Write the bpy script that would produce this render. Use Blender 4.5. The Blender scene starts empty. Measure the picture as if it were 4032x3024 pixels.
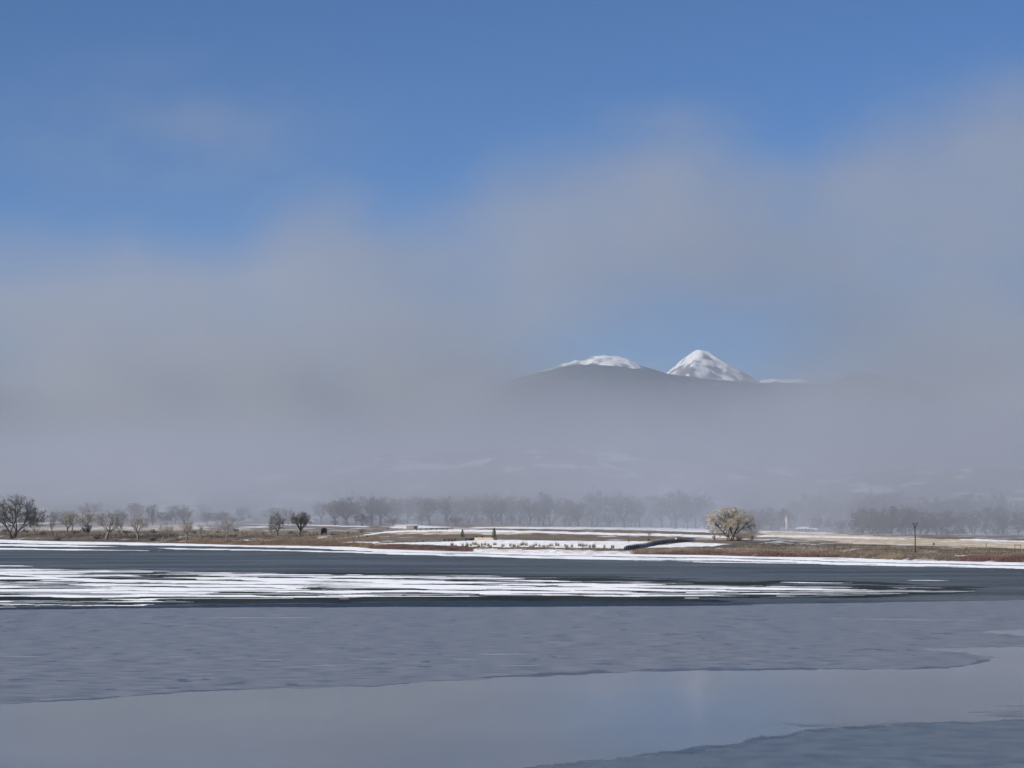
import bpy, bmesh, math, random
import numpy as np
from mathutils import Vector, Matrix

scn = bpy.context.scene
COL = scn.collection
R = math.radians

# ------------------------------------------------------------------ camera
F = 8732.0                      # focal length in photo pixels (4032 wide)
CAM_H = 11.5
PITCH = math.atan((2050 - 1512) / F)
cam_d = bpy.data.cameras.new('camera')
cam_d.sensor_width = 36.0
cam_d.lens = 36.0 * F / 4032.0
cam_d.clip_start = 1.0
cam_d.clip_end = 60000.0
cam = bpy.data.objects.new('camera', cam_d)
cam.location = (0, 0, CAM_H)
cam.rotation_euler = (R(90) + PITCH, 0, 0)
COL.objects.link(cam)
scn.camera = cam

# ------------------------------------------------------------------ sky, sun, exposure
SUN_AZ, SUN_EL = R(-127), R(30)            # clockwise from +Y: from behind the camera, to the left
S = Vector((math.sin(SUN_AZ) * math.cos(SUN_EL), math.cos(SUN_AZ) * math.cos(SUN_EL), math.sin(SUN_EL)))
wd = bpy.data.worlds.new('World')
scn.world = wd
wd.use_nodes = True
wn = wd.node_tree
bg = wn.nodes['Background']
sky = wn.nodes.new('ShaderNodeTexSky')
sky.sky_type = 'NISHITA'
sky.sun_disc = False
sky.sun_elevation = SUN_EL
sky.sun_rotation = SUN_AZ
sky.altitude = 1700
sky.air_density = 0.85
sky.dust_density = 0.0
sky.ozone_density = 9.0
wn.links.new(sky.outputs[0], bg.inputs[0])
bg.inputs[1].default_value = 0.070
sun_d = bpy.data.lights.new('sun', 'SUN')
sun_d.energy = 5.0
sun_d.angle = R(0.53)
sun_d.color = (1.0, 0.95, 0.87)
sun = bpy.data.objects.new('sun', sun_d)
sun.rotation_euler = (-S).to_track_quat('-Z', 'Y').to_euler()
sun.location = (-200, -200, 400)
COL.objects.link(sun)
scn.view_settings.view_transform = 'Standard'
scn.view_settings.look = 'None'
scn.view_settings.gamma = 1.0
scn.view_settings.use_curve_mapping = False
scn.view_settings.exposure = 0.32
scn.render.engine = 'CYCLES'
cy = scn.cycles
cy.max_bounces = 8
cy.diffuse_bounces = 2
cy.glossy_bounces = 2
cy.transmission_bounces = 2
cy.transparent_max_bounces = 8
cy.volume_bounces = 5
cy.volume_max_steps = 256
cy.use_denoising = True
cy.denoiser = 'OPENIMAGEDENOISE'
cy.caustics_reflective = False
cy.caustics_refractive = False

# ------------------------------------------------------------------ small helpers
rng = np.random.default_rng(7)
random.seed(7)
CP, SP = math.cos(PITCH), math.sin(PITCH)

def ray(px, py):
    a = (px - 2016.0) / F
    b = (1512.0 - py) / F
    return np.array([a, CP - b * SP, SP + b * CP])

def project(x, y, z):
    zz = z - CAM_H
    dep = y * CP + zz * SP
    return 2016 + F * x / dep, 1512 - F * (-y * SP + zz * CP) / dep

def hsh(ix, iy, s):
    h = (ix.astype(np.int64) * 374761393 + iy.astype(np.int64) * 668265263 + s * 974711) & 0x7fffffff
    h = ((h ^ (h >> 13)) * 1274126177) & 0x7fffffff
    return ((h ^ (h >> 16)) & 0xffff) / 65535.0

def vnoise(x, y, s=0):
    x = np.asarray(x, float); y = np.asarray(y, float)
    ix, iy = np.floor(x), np.floor(y)
    fx, fy = x - ix, y - iy
    fx = fx * fx * (3 - 2 * fx); fy = fy * fy * (3 - 2 * fy)
    a = hsh(ix, iy, s); b = hsh(ix + 1, iy, s); c = hsh(ix, iy + 1, s); d = hsh(ix + 1, iy + 1, s)
    return (a * (1 - fx) + b * fx) * (1 - fy) + (c * (1 - fx) + d * fx) * fy

def fbm(x, y, o=4, s=0):
    t = 0; a = 0.5; n = 0
    for k in range(o):
        t = t + a * vnoise(np.asarray(x) * 2 ** k + 17.3 * k, np.asarray(y) * 2 ** k - 9.1 * k, s + k)
        n += a; a *= 0.5
    return t / n

def smooth(a, b, v):
    t = np.clip((v - a) / (b - a), 0, 1)
    return t * t * (3 - 2 * t)

def tag(o, label=None, cat=None, group=None, kind=None):
    if label: o['label'] = label
    if cat: o['category'] = cat
    if group: o['group'] = group
    if kind: o['kind'] = kind
    return o

def mesh_obj(name, verts, faces, mat=None, parent=None, smooth_sh=False):
    me = bpy.data.meshes.new(name)
    me.from_pydata([tuple(v) for v in verts], [], [tuple(f) for f in faces])
    me.update()
    if mat: me.materials.append(mat)
    if smooth_sh: me.polygons.foreach_set('use_smooth', [True] * len(me.polygons))
    o = bpy.data.objects.new(name, me)
    COL.objects.link(o)
    if parent: o.parent = parent
    return o

def np_mesh(name, V, Q, mat=None, parent=None, smooth_sh=False):
    """V (n,3) floats, Q (m,k) ints: fast mesh"""
    V = np.asarray(V, np.float32); Q = np.asarray(Q, np.int32)
    k = Q.shape[1]
    me = bpy.data.meshes.new(name)
    me.vertices.add(len(V)); me.vertices.foreach_set('co', V.ravel())
    me.loops.add(Q.size); me.loops.foreach_set('vertex_index', Q.ravel())
    me.polygons.add(len(Q))
    me.polygons.foreach_set('loop_start', np.arange(0, Q.size, k, dtype=np.int32))
    me.polygons.foreach_set('loop_total', np.full(len(Q), k, np.int32))
    if smooth_sh: me.polygons.foreach_set('use_smooth', np.ones(len(Q), bool))
    me.update(calc_edges=True)
    if mat: me.materials.append(mat)
    o = bpy.data.objects.new(name, me)
    COL.objects.link(o)
    if parent: o.parent = parent
    return o

def set_col(o, name, C):
    at = o.data.color_attributes.new(name, 'FLOAT_COLOR', 'POINT')
    C4 = np.ones((len(C), 4), np.float32); C4[:, :C.shape[1]] = C
    at.data.foreach_set('color', C4.ravel())

def empty(name, loc=(0, 0, 0), rz=0):
    o = bpy.data.objects.new(name, None)
    o.location = loc; o.rotation_euler = (0, 0, rz); o.empty_display_size = 0.5
    COL.objects.link(o)
    return o

class MB:
    """collects boxes and tubes, built as one mesh"""
    def __init__(s): s.v = []; s.f = []
    def box(s, c, d, rz=0.0):
        n = len(s.v); cx, cyy, cz = c; hx, hy, hz = d[0] / 2, d[1] / 2, d[2] / 2
        co, si = math.cos(rz), math.sin(rz)
        for z in (-hz, hz):
            for (x, y) in ((-hx, -hy), (hx, -hy), (hx, hy), (-hx, hy)):
                s.v.append((cx + x * co - y * si, cyy + x * si + y * co, cz + z))
        s.f += [tuple(n + i for i in q) for q in ((3, 2, 1, 0), (4, 5, 6, 7), (0, 1, 5, 4), (1, 2, 6, 5), (2, 3, 7, 6), (3, 0, 4, 7))]
        return s
    def prism(s, pts2, y0, y1):
        """polygon in x,z extruded along y"""
        n = len(s.v); k = len(pts2)
        for y in (y0, y1):
            for (x, z) in pts2: s.v.append((x, y, z))
        s.f.append(tuple(n + i for i in range(k))); s.f.append(tuple(n + k + i for i in reversed(range(k))))
        for i in range(k):
            j = (i + 1) % k
            s.f.append((n + j, n + i, n + k + i, n + k + j))
        return s
    def tube(s, pts, rad, sides=6):
        n = len(s.v); pts = [Vector(p) for p in pts]; m = len(pts)
        for i, p in enumerate(pts):
            t = (pts[min(i + 1, m - 1)] - pts[max(i - 1, 0)])
            if t.length < 1e-9: t = Vector((0, 0, 1))
            t.normalize()
            u = t.orthogonal().normalized(); w = t.cross(u)
            if abs(t.z) > 0.2:
                u = Vector((1, 0, 0)) - t * t.x
                u.normalize(); w = t.cross(u)
            r = rad[i] if hasattr(rad, '__len__') else rad
            for k in range(sides):
                a = 2 * math.pi * k / sides
                s.v.append(tuple(p + (u * math.cos(a) + w * math.sin(a)) * r))
        for i in range(m - 1):
            for k in range(sides):
                a = n + i * sides + k; b = n + i * sides + (k + 1) % sides
                s.f.append((a, b, b + sides, a + sides))
        s.f.append(tuple(n + k for k in reversed(range(sides))))
        s.f.append(tuple(n + (m - 1) * sides + k for k in range(sides)))
        return s
    def build(s, name, mat, parent=None, smooth_sh=False):
        return mesh_obj(name, s.v, s.f, mat, parent, smooth_sh)

# ------------------------------------------------------------------ materials
class NT:
    def __init__(s, mat):
        s.t = mat.node_tree; s.N = s.t.nodes; s.L = s.t.links
    def new(s, typ, **kw):
        n = s.N.new(typ)
        for k, v in kw.items(): setattr(n, k, v)
        return n
    def put(s, sock, v):
        if hasattr(v, 'is_output') or hasattr(v, 'links') and not isinstance(v, (int, float)):
            s.L.new(v, sock)
        else:
            sock.default_value = v
    def m(s, op, a, b=0.0, c=0.0, clamp=False):
        n = s.new('ShaderNodeMath', operation=op, use_clamp=clamp)
        s.put(n.inputs[0], a); s.put(n.inputs[1], b)
        if len(n.inputs) > 2: s.put(n.inputs[2], c)
        return n.outputs[0]
    def maprange(s, v, a, b, c=0.0, d=1.0, kind='SMOOTHSTEP'):
        n = s.new('ShaderNodeMapRange', interpolation_type=kind)
        s.put(n.inputs[0], v)
        for i, q in enumerate((a, b, c, d)): s.put(n.inputs[1 + i], q)
        return n.outputs[0]
    def noise(s, vec, scale, detail=4, rough=0.55, dist=0.0):
        n = s.new('ShaderNodeTexNoise')
        if vec is not None: s.L.new(vec, n.inputs['Vector'])
        n.inputs['Scale'].default_value = scale; n.inputs['Detail'].default_value = detail
        n.inputs['Roughness'].default_value = rough; n.inputs['Distortion'].default_value = dist
        return n.outputs['Fac']
    def pos(s):
        return s.new('ShaderNodeNewGeometry').outputs['Position']
    def scale(s, v, sc):
        n = s.new('ShaderNodeVectorMath', operation='MULTIPLY')
        s.L.new(v, n.inputs[0]); n.inputs[1].default_value = sc
        return n.outputs[0]
    def mix(s, fac, a, b, kind='MIX'):
        n = s.new('ShaderNodeMix', data_type='RGBA', blend_type=kind)
        s.put(n.inputs[0], fac)
        for i, q in ((6, a), (7, b)):
            if isinstance(q, tuple): n.inputs[i].default_value = (*q[:3], 1)
            else: s.L.new(q, n.inputs[i])
        return n.outputs[2]
    def bump(s, h, strength, dist):
        n = s.new('ShaderNodeBump')
        n.inputs['Strength'].default_value = strength; n.inputs['Distance'].default_value = dist
        s.L.new(h, n.inputs['Height'])
        return n.outputs[0]

def new_mat(name):
    m = bpy.data.materials.new(name); m.use_nodes = True
    return m, NT(m), m.node_tree.nodes['Principled BSDF']

def plain(name, col, rough=0.9, var=0.25, scale=1.5, bump=0.0, spec=0.3):
    """one colour broken by two octaves of noise"""
    m, t, b = new_mat(name)
    tc = t.new('ShaderNodeTexCoord').outputs['Object']
    n = t.noise(tc, scale, 5)
    f = t.maprange(n, 0.3, 0.7, 1 - var, 1 + var, 'LINEAR')
    c = t.mix(1.0, tuple(col), tuple(col))
    mx = t.new('ShaderNodeVectorMath', operation='SCALE'); t.L.new(c, mx.inputs[0]); t.L.new(f, mx.inputs[3])
    t.L.new(mx.outputs[0], b.inputs['Base Color'])
    b.inputs['Roughness'].default_value = rough
    b.inputs['Specular IOR Level'].default_value = spec
    if bump: t.L.new(t.bump(n, 1.0, bump), b.inputs['Normal'])
    return m

def ground_mat():
    m, t, b = new_mat('ground_cover')
    at = t.new('ShaderNodeVertexColor', layer_name='cover').outputs[0]
    p = t.pos()
    n1 = t.noise(t.scale(p, (1, 0.5, 1)), 0.35, 6, 0.65)
    n2 = t.noise(p, 1.6, 3, 0.6)
    f = t.m('ADD', t.maprange(n1, 0.3, 0.7, 0.62, 1.30, 'LINEAR'), t.maprange(n2, 0.3, 0.7, -0.15, 0.15, 'LINEAR'))
    mx = t.new('ShaderNodeVectorMath', operation='SCALE'); t.L.new(at, mx.inputs[0]); t.L.new(f, mx.inputs[3])
    mn = t.new('ShaderNodeVectorMath', operation='MINIMUM'); t.L.new(mx.outputs[0], mn.inputs[0]); mn.inputs[1].default_value = (0.86, 0.87, 0.88)
    t.L.new(mn.outputs[0], b.inputs['Base Color'])
    b.inputs['Roughness'].default_value = 0.95
    b.inputs['Specular IOR Level'].default_value = 0.1
    t.L.new(t.bump(n1, 1.0, 0.5), b.inputs['Normal'])
    return m

def snow_mat(name='snow', col=(0.90, 0.915, 0.94)):
    m, t, b = new_mat(name)
    p = t.pos()
    n = t.noise(t.scale(p, (1, 0.6, 1)), 0.16, 6, 0.6)
    c = t.mix(t.maprange(n, 0.35, 0.65), tuple(0.92 * q for q in col), col)
    t.L.new(c, b.inputs['Base Color'])
    b.inputs['Roughness'].default_value = 0.8
    b.inputs['Specular IOR Level'].default_value = 0.2
    t.L.new(t.bump(n, 0.6, 0.15), b.inputs['Normal'])
    return m

def ice_mat(name, dark, frost, rough, bump, bscale, fscale, flo, fhi, ior=1.31, aniso=(1, 1, 1), detail=5, spec=0.5, gloss=None):
    """ice: glossy sheet with a film of frost; bump gives the small broken waves frozen in"""
    m, t, b = new_mat(name)
    p = t.scale(t.pos(), aniso)
    n = t.noise(p, fscale, 6, 0.6)
    c = t.mix(t.maprange(n, flo, fhi), dark, frost)
    t.L.new(c, b.inputs['Base Color'])
    b.inputs['Roughness'].default_value = rough
    b.inputs['IOR'].default_value = ior
    b.inputs['Specular IOR Level'].default_value = spec
    nb = t.noise(p, bscale, detail, 0.6)
    nm = t.bump(nb, 1.0, bump) if bump else None
    if gloss is not None:       # wind-scoured, dull ice: a weak sheen over a dark body
        df = t.new('ShaderNodeBsdfDiffuse'); gl = t.new('ShaderNodeBsdfGlossy'); mx = t.new('ShaderNodeMixShader')
        t.L.new(c, df.inputs[0]); gl.inputs['Roughness'].default_value = rough
        mx.inputs[0].default_value = gloss
        if nm: t.L.new(nm, df.inputs['Normal']); t.L.new(nm, gl.inputs['Normal'])
        t.L.new(df.outputs[0], mx.inputs[1]); t.L.new(gl.outputs[0], mx.inputs[2])
        t.N.remove(b); t.L.new(mx.outputs[0], t.N['Material Output'].inputs[0])
        return m
    if nm: t.L.new(nm, b.inputs['Normal'])
    return m

# ------------------------------------------------------------------ terrain shape
SHORE_PX = [(-900, 2108), (-300, 2118), (0, 2125), (220, 2132), (500, 2136), (700, 2140), (950, 2147), (1200, 2150), (1400, 2154), (1465, 2161),
            (1700, 2169), (2100, 2178), (2400, 2182), (2800, 2187), (3000, 2193), (3332, 2197), (3600, 2208), (4032, 2216), (4500, 2224), (5400, 2240)]
def on_plane(px, py, z=0.0):
    d = ray(px, py); t = (z - CAM_H) / d[2]
    return Vector((d[0] * t, d[1] * t, z))
_sx, _sy = zip(*[(on_plane(a, b).x, on_plane(a, b).y) for a, b in SHORE_PX])
_sx, _sy = np.array(_sx), np.array(_sy)
_o = np.argsort(_sx); _sx, _sy = _sx[_o], _sy[_o]
def shore_y(x):
    return np.interp(x, _sx, _sy) + 5 * (fbm(np.asarray(x) / 14.0, 3.3, 3, 5) - 0.5)
U = [-60, -1, 0, 10, 33, 103, 350, 600, 1000, 1500]
Z = [-1.2, -0.35, 0.02, 0.9, 1.9, 3.5, 6.9, 8.4, 10.0, 13.0]
def terrain(x, y):
    x = np.asarray(x, float); y = np.asarray(y, float)
    u = y - shore_y(x)
    s = np.interp(x, [-300, -150, 0, 110, 210, 400], [1.25, 1.15, 1.0, 0.75, 0.45, 0.4])
    s = 1 + (s - 1) * smooth(5, 40, u)
    z = np.interp(u, U, Z) * s
    z = z + (fbm(x / 60, y / 60, 4, 11) - 0.5) * 1.0 * smooth(20, 120, u) + (fbm(x / 7, y / 7, 2, 31) - 0.5) * 0.3 * smooth(2, 20, u)
    # foothills rising out of the fog behind the grove
    hx = np.interp(x, [-900, -450, -150, 150, 500, 1000], [0.45, 0.55, 0.85, 1.0, 0.8, 0.7])
    h = np.interp(y, [1650, 1850, 2100, 2400, 2800, 3400, 4500, 7000], [0, 9, 30, 62, 92, 105, 110, 110])
    rid = 0.55 + 0.9 * fbm(x / 260, y / 300, 5, 47)
    return z + h * hx * rid

def ground_at(px, py, ylo=480.0, yhi=2600.0):
    """where the line of sight through this photo pixel meets the land"""
    d = ray(px, py)
    Y = np.arange(ylo, yhi, 1.0)
    X = Y * d[0] / d[1]; Zr = CAM_H + Y * d[2] / d[1]
    g = terrain(X, Y) - Zr
    ok = (g >= 0) & (Y > shore_y(X) - 2)
    i = int(np.argmax(ok)) if ok.any() else int(np.argmax(g))
    return Vector((float(X[i]), float(Y[i]), float(terrain(X[i], Y[i]))))
def on_ground(px, Y):
    """a point of the land at distance Y under this photo column"""
    x = Y * (px - 2016.0) / F
    return Vector((x, Y, float(terrain(x, Y))))
def mpp(Y):                     # metres per photo pixel at distance Y
    return Y / F

SNOW = (0.80, 0.81, 0.83); BROWN = (0.17, 0.135, 0.105); DARK = (0.092, 0.082, 0.074); TAN = (0.50, 0.425, 0.33)
RUST = (0.16, 0.115, 0.088); RED = (0.115, 0.070, 0.064); PALE = (0.40, 0.365, 0.34); GREYB = (0.20, 0.185, 0.175)
OLIVE = (0.125, 0.11, 0.08)
# ground cover seen in the photo, as bands of (x, top, bottom) in photo pixels: colour, raggedness
COVER = [
    ([(-900, 2040, 2090), (0, 2048, 2090), (700, 2052, 2090), (900, 2056, 2078)], PALE, 3),
    ([(-900, 2086, 2130), (0, 2090, 2130), (400, 2090, 2134), (1000, 2090, 2142), (1450, 2092, 2158)], BROWN, 3),
    ([(-900, 2102, 2110), (60, 2105, 2113), (300, 2106, 2113), (560, 2108, 2113)], (0.30, 0.25, 0.18), 3),
    ([(-900, 2112, 2128), (0, 2114, 2128), (250, 2113, 2131), (700, 2116, 2139)], DARK, 3),
    ([(60, 2118, 2121), (150, 2119, 2121.5)], SNOW, 1),
    ([(680, 2132, 2142), (800, 2130, 2146), (1000, 2128, 2150), (1400, 2130, 2156), (1480, 2140, 2156)], RUST, 3),
    ([(700, 2058, 2061), (1000, 2061, 2066), (1200, 2065, 2069), (1400, 2071, 2075), (1560, 2073, 2078)], SNOW, 1),
    ([(800, 2067, 2086), (1100, 2070, 2090), (1400, 2077, 2092)], GREYB, 2),
    ([(1290, 2087, 2090), (1420, 2090, 2093)], PALE, 1),
    ([(916, 2127, 2131), (1005, 2127.5, 2130.5)], SNOW, 1),
    ([(1248, 2118, 2121), (1266, 2107.5, 2120), (1290, 2107.5, 2115), (1312, 2108, 2111)], SNOW, 1),
    ([(1355, 2133, 2138), (1500, 2133, 2137)], SNOW, 1),
    ([(1450, 2066, 2110), (1560, 2066, 2125), (2600, 2070, 2130), (2800, 2072, 2136)], BROWN, 2),
    ([(1540, 2072, 2081), (1560, 2068, 2080), (1610, 2066, 2082), (1700, 2072, 2080), (1780, 2074, 2077)], SNOW, 1.5),
    ([(1860, 2075, 2078), (2000, 2074, 2081), (2200, 2075, 2084), (2400, 2076, 2085), (2600, 2077, 2090), (2800, 2079, 2097), (2860, 2085, 2096)], SNOW, 1),
    ([(1392, 2112, 2115), (1460, 2101, 2106), (1520, 2092, 2098), (1620, 2087, 2094), (1780, 2084, 2094), (2100, 2090, 2098), (2400, 2098, 2107), (2650, 2103, 2111), (2800, 2106, 2118), (2860, 2110, 2118)], SNOW, 1.5),
    ([(1560, 2095, 2103), (1780, 2096, 2104), (2100, 2099, 2103)], TAN, 3),
    ([(1475, 2139, 2142), (1560, 2137, 2142), (1700, 2132, 2146), (1870, 2127, 2156), (2000, 2126, 2158), (2240, 2130, 2160), (2440, 2130, 2162), (2570, 2132, 2156)], SNOW, 1.5),
    ([(1530, 2143, 2150), (1700, 2148, 2158), (1880, 2154, 2163), (2100, 2157, 2163), (2440, 2161, 2170), (2480, 2163, 2172)], (0.13, 0.095, 0.075), 3),
    ([(1455, 2156, 2163), (1500, 2149, 2168), (1620, 2146, 2168), (1720, 2151, 2170), (1850, 2158, 2171)], RED, 2),
    ([(1850, 2163, 2174), (1960, 2160, 2178), (2300, 2164, 2182), (2480, 2171, 2184)], (0.60, 0.58, 0.58), 4),
    ([(2540, 2155, 2157), (2620, 2143, 2156), (2700, 2136, 2154), (2800, 2138, 2152), (2935, 2144, 2149)], SNOW, 2),
    ([(2480, 2160, 2190), (2620, 2157, 2190), (2800, 2150, 2192), (2950, 2132, 2196), (3332, 2143, 2200), (3600, 2150, 2210), (4032, 2160, 2220), (5400, 2175, 2245)], DARK, 2),
    ([(2480, 2162, 2184), (2700, 2158, 2178), (3000, 2162, 2182), (3400, 2176, 2192), (3560, 2188, 2198)], (0.22, 0.165, 0.115), 5),
    ([(2560, 2178, 2190), (2700, 2172, 2190), (3000, 2175, 2196), (3200, 2185, 2198), (3350, 2192, 2198)], RED, 3),
    ([(3780, 2202, 2216), (3880, 2194, 2218), (4032, 2190, 2220), (5400, 2205, 2245)], RED, 3),
    ([(2815, 2134, 2138), (2822, 2158, 2161), (2840, 2158, 2161)], (0.6, 0.6, 0.6), 1),
    ([(2990, 2084, 2100), (3100, 2088, 2130), (3332, 2104, 2140), (3600, 2118, 2148), (4032, 2134, 2159), (5400, 2150, 2174)], TAN, 1.5),
    ([(2930, 2118, 2130), (3100, 2120, 2132), (3300, 2132, 2142)], GREYB, 3),
    ([(2990, 2092, 2097), (3050, 2090, 2095), (3300, 2098, 2101)], SNOW, 1.5),
    ([(2985, 2108, 2116), (3050, 2106, 2114), (3200, 2109, 2117), (3400, 2114, 2121), (3560, 2121, 2125)], (0.74, 0.72, 0.70), 2),
    ([(2960, 2125, 2127), (3100, 2128, 2130), (3200, 2132, 2133)], (0.62, 0.6, 0.58), 1),
    ([(3780, 2122, 2126), (3850, 2122, 2129), (4032, 2130, 2134), (5400, 2146, 2151)], SNOW, 1),
    ([(3580, 2177, 2180), (3640, 2178, 2182), (3760, 2177.5, 2183), (3768, 2180, 2182)], SNOW, 1),
    ([(3760, 2186, 2189), (3900, 2188.5, 2191), (4032, 2191.5, 2195), (4400, 2194, 2198)], SNOW, 1),
    ([(3330, 2198, 2203), (3500, 2200, 2206), (3690, 2206, 2212), (3760, 2210, 2213)], (0.62, 0.58, 0.58), 3),
    ([(3350, 2080, 2096), (3600, 2078, 2104), (4032, 2076, 2112), (5400, 2076, 2120)], (0.52, 0.50, 0.48), 3),
    ([(3650, 2074, 2078), (4032, 2075.5, 2079.5), (5400, 2077, 2082)], SNOW, 1),
    ([(3560, 2106, 2110), (3800, 2107, 2111), (4032, 2108, 2114)], DARK, 2),
]
def cover_colour(X, Y, Zv):
    px, py = project(X, Y, Zv)
    C = np.tile(np.array(BROWN), (len(X), 1))
    far = smooth(1500, 1750, Y)
    sn = fbm(X / 30, Y / 60, 6, 71)
    hillc = np.where((sn > 0.645)[:, None], np.array(SNOW)[None] * 0.62, np.array((0.15, 0.133, 0.115))[None] * (0.4 + 1.2 * fbm(X / 14, Y / 30, 3, 75))[:, None])
    for k, (band, col, rag) in enumerate(COVER):
        b = np.array(band, float)
        jx = px + (fbm(X / 9, Y / 9, 3, 100 + k) - 0.5) * 26
        jy = py + (fbm(X / 5, Y / 12, 4, 200 + k) - 0.5) * 3.2 * rag + (fbm(X / 1.7, Y / 3, 2, 300 + k) - 0.5) * 1.3 * rag
        inside = (jx >= b[0, 0]) & (jx <= b[-1, 0])
        top = np.interp(jx, b[:, 0], b[:, 1]); bot = np.interp(jx, b[:, 0], b[:, 2])
        inside &= (jy >= top) & (jy <= bot)
        cc = np.array(col)
        if cc.mean() < 0.5:     # patches of old snow lie in the grass too
            pass
        C[inside] = cc
    C = C * (1 - far[:, None]) + hillc * far[:, None]
    v = 0.7 + 0.6 * fbm(X / 8, Y / 18, 4, 19)
    old = smooth(.655, .70, fbm(X / 10, Y / 24, 4, 23)) * (1 - far) * .55      # scraps of old snow in the grass
    C = C * (1 - old[:, None]) + np.array(SNOW)[None] * old[:, None]
    return np.clip(C * np.where(C.mean(1) > 0.5, 1.0, v)[:, None], 0, 0.85)

def grid_mesh(name, xs, ys, zfn, mat, smooth_sh=True):
    Xg, Yg = np.meshgrid(xs, ys)
    X, Y = Xg.ravel(), Yg.ravel()
    Zv = zfn(X, Y)
    nx, ny = len(xs), len(ys)
    i = (np.arange(ny - 1)[:, None] * nx + np.arange(nx - 1)[None]).ravel()
    Q = np.stack([i, i + 1, i + nx + 1, i + nx], 1)
    o = np_mesh(name, np.stack([X, Y, Zv], 1), Q, mat, None, smooth_sh)
    return o, X, Y, Zv

GROUND = ground_mat()
ys = np.concatenate([np.arange(520, 1500, 3.0), np.arange(1500, 1800, 8.0), np.arange(1800, 2700, 16), np.arange(2700, 7600, 120)])
xs = np.concatenate([np.arange(-6000, -700, 200.0), np.arange(-700, -330, 10.0), np.arange(-330, 331, 2.0), np.arange(340, 701, 10.0), np.arange(900, 6001, 200.0)])
land, X, Y, Zv = grid_mesh('ground', xs, ys, terrain, GROUND)
set_col(land, 'cover', cover_colour(X, Y, Zv))
tag(land, 'snow-streaked dry grassland rising from the far shore', kind='structure')

# ------------------------------------------------------------------ the frozen lake
def sheet(name, x0, x1, y0, y1, cx, cyy, maskfn, z, mat, label, kind='structure', lift=0.0):
    xs = np.arange(x0, x1 + cx, cx); ys = np.arange(y0, y1 + cyy, cyy)
    Xg, Yg = np.meshgrid(xs, ys)
    cxg = (Xg[:-1, :-1] + cx / 2); cyg = (Yg[:-1, :-1] + cyy / 2)
    px, py = project(cxg, cyg, np.zeros_like(cxg))
    M = maskfn(cxg, cyg, px, py)
    nx = len(xs); jj, ii = np.nonzero(M)
    i = jj * nx + ii
    Q = np.stack([i, i + 1, i + nx + 1, i + nx], 1)
    used, inv = np.unique(Q.ravel(), return_inverse=True)
    Zg = np.full(Xg.size, z)
    if lift:
        cnt = np.zeros(Xg.size, int)
        np.add.at(cnt, Q.ravel(), 1)
        Zg = np.where(cnt >= 4, z + lift * (0.5 + fbm(Xg.ravel() / 5, Yg.ravel() / 5, 3, 3)), z - 0.003)
    V = np.stack([Xg.ravel(), Yg.ravel(), Zg], 1)[used]
    o = np_mesh(name, V, inv.reshape(Q.shape), mat, None, True)
    tag(o, label, kind=kind)
    return o

def in_band(px, py, band):
    b = np.array(band, float)
    return (px >= b[0, 0]) & (px <= b[-1, 0]) & (py >= np.interp(px, b[:, 0], b[:, 1])) & (py <= np.interp(px, b[:, 0], b[:, 2]))
def in_lens(px, py, x0, x1, yc, h, slope=0.012):
    t = (px - (x0 + x1) / 2) / ((x1 - x0) / 2)
    w = np.clip(1 - t * t, 0, 1) ** 0.6
    return (np.abs(t) < 1) & (np.abs(py - yc - slope * (px - (x0 + x1) / 2)) < h * w)

ICE_DARK = ice_mat('dark_lake_ice', (0.030, 0.038, 0.040), (0.085, 0.098, 0.108), 0.24, 0.08, 0.55, 0.035, 0.40, 0.66, aniso=(0.35, 1, 1), gloss=0.25)
ICE_ROUGH = ice_mat('broken_ice', (0.068, 0.077, 0.090), (0.205, 0.210, 0.218), 0.32, 0.018, 5.0, 1.5, 0.36, 0.60, aniso=(0.22, 1, 1), spec=0.45, detail=8)
ICE_SMOOTH = ice_mat('smooth_ice', (0.055, 0.060, 0.072), (0.085, 0.090, 0.10), 0.075, 0.003, 0.25, 0.05, 0.35, 0.65, spec=0.42)
ICE_NEAR = ice_mat('grey_near_ice', (0.035, 0.048, 0.058), (0.085, 0.10, 0.11), 0.26, 0.03, 1.8, 0.5, 0.32, 0.62, spec=0.42)
ICE_BLACK = ice_mat('black_ice', (0.012, 0.015, 0.014), (0.030, 0.036, 0.032), 0.25, 0.05, 0.8, 0.05, 0.35, 0.65, gloss=0.07)
WATER = ice_mat('open_water', (0.014, 0.024, 0.045), (0.022, 0.034, 0.060), 0.22, 0.12, 0.8, 0.2, 0.3, 0.7, ior=1.33, gloss=0.13)
SNOWM = snow_mat()

lake = np_mesh('lake_ice', [(-1500, -300, 0), (1500, -300, 0), (1500, 1800, 0), (-1500, 1800, 0)], [(0, 1, 2, 3)], ICE_DARK)
tag(lake, 'dark grey-green frozen lake surface', kind='structure')

def jit(X, Y, px, py, ax, ay, s, sc=1.0):
    return (px + (fbm(X / (6 * sc), Y / (9 * sc), 4, s) - 0.5) * ax, py + (fbm(X / (4 * sc), Y / (10 * sc), 5, s + 40) - 0.5) * ay)

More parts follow.
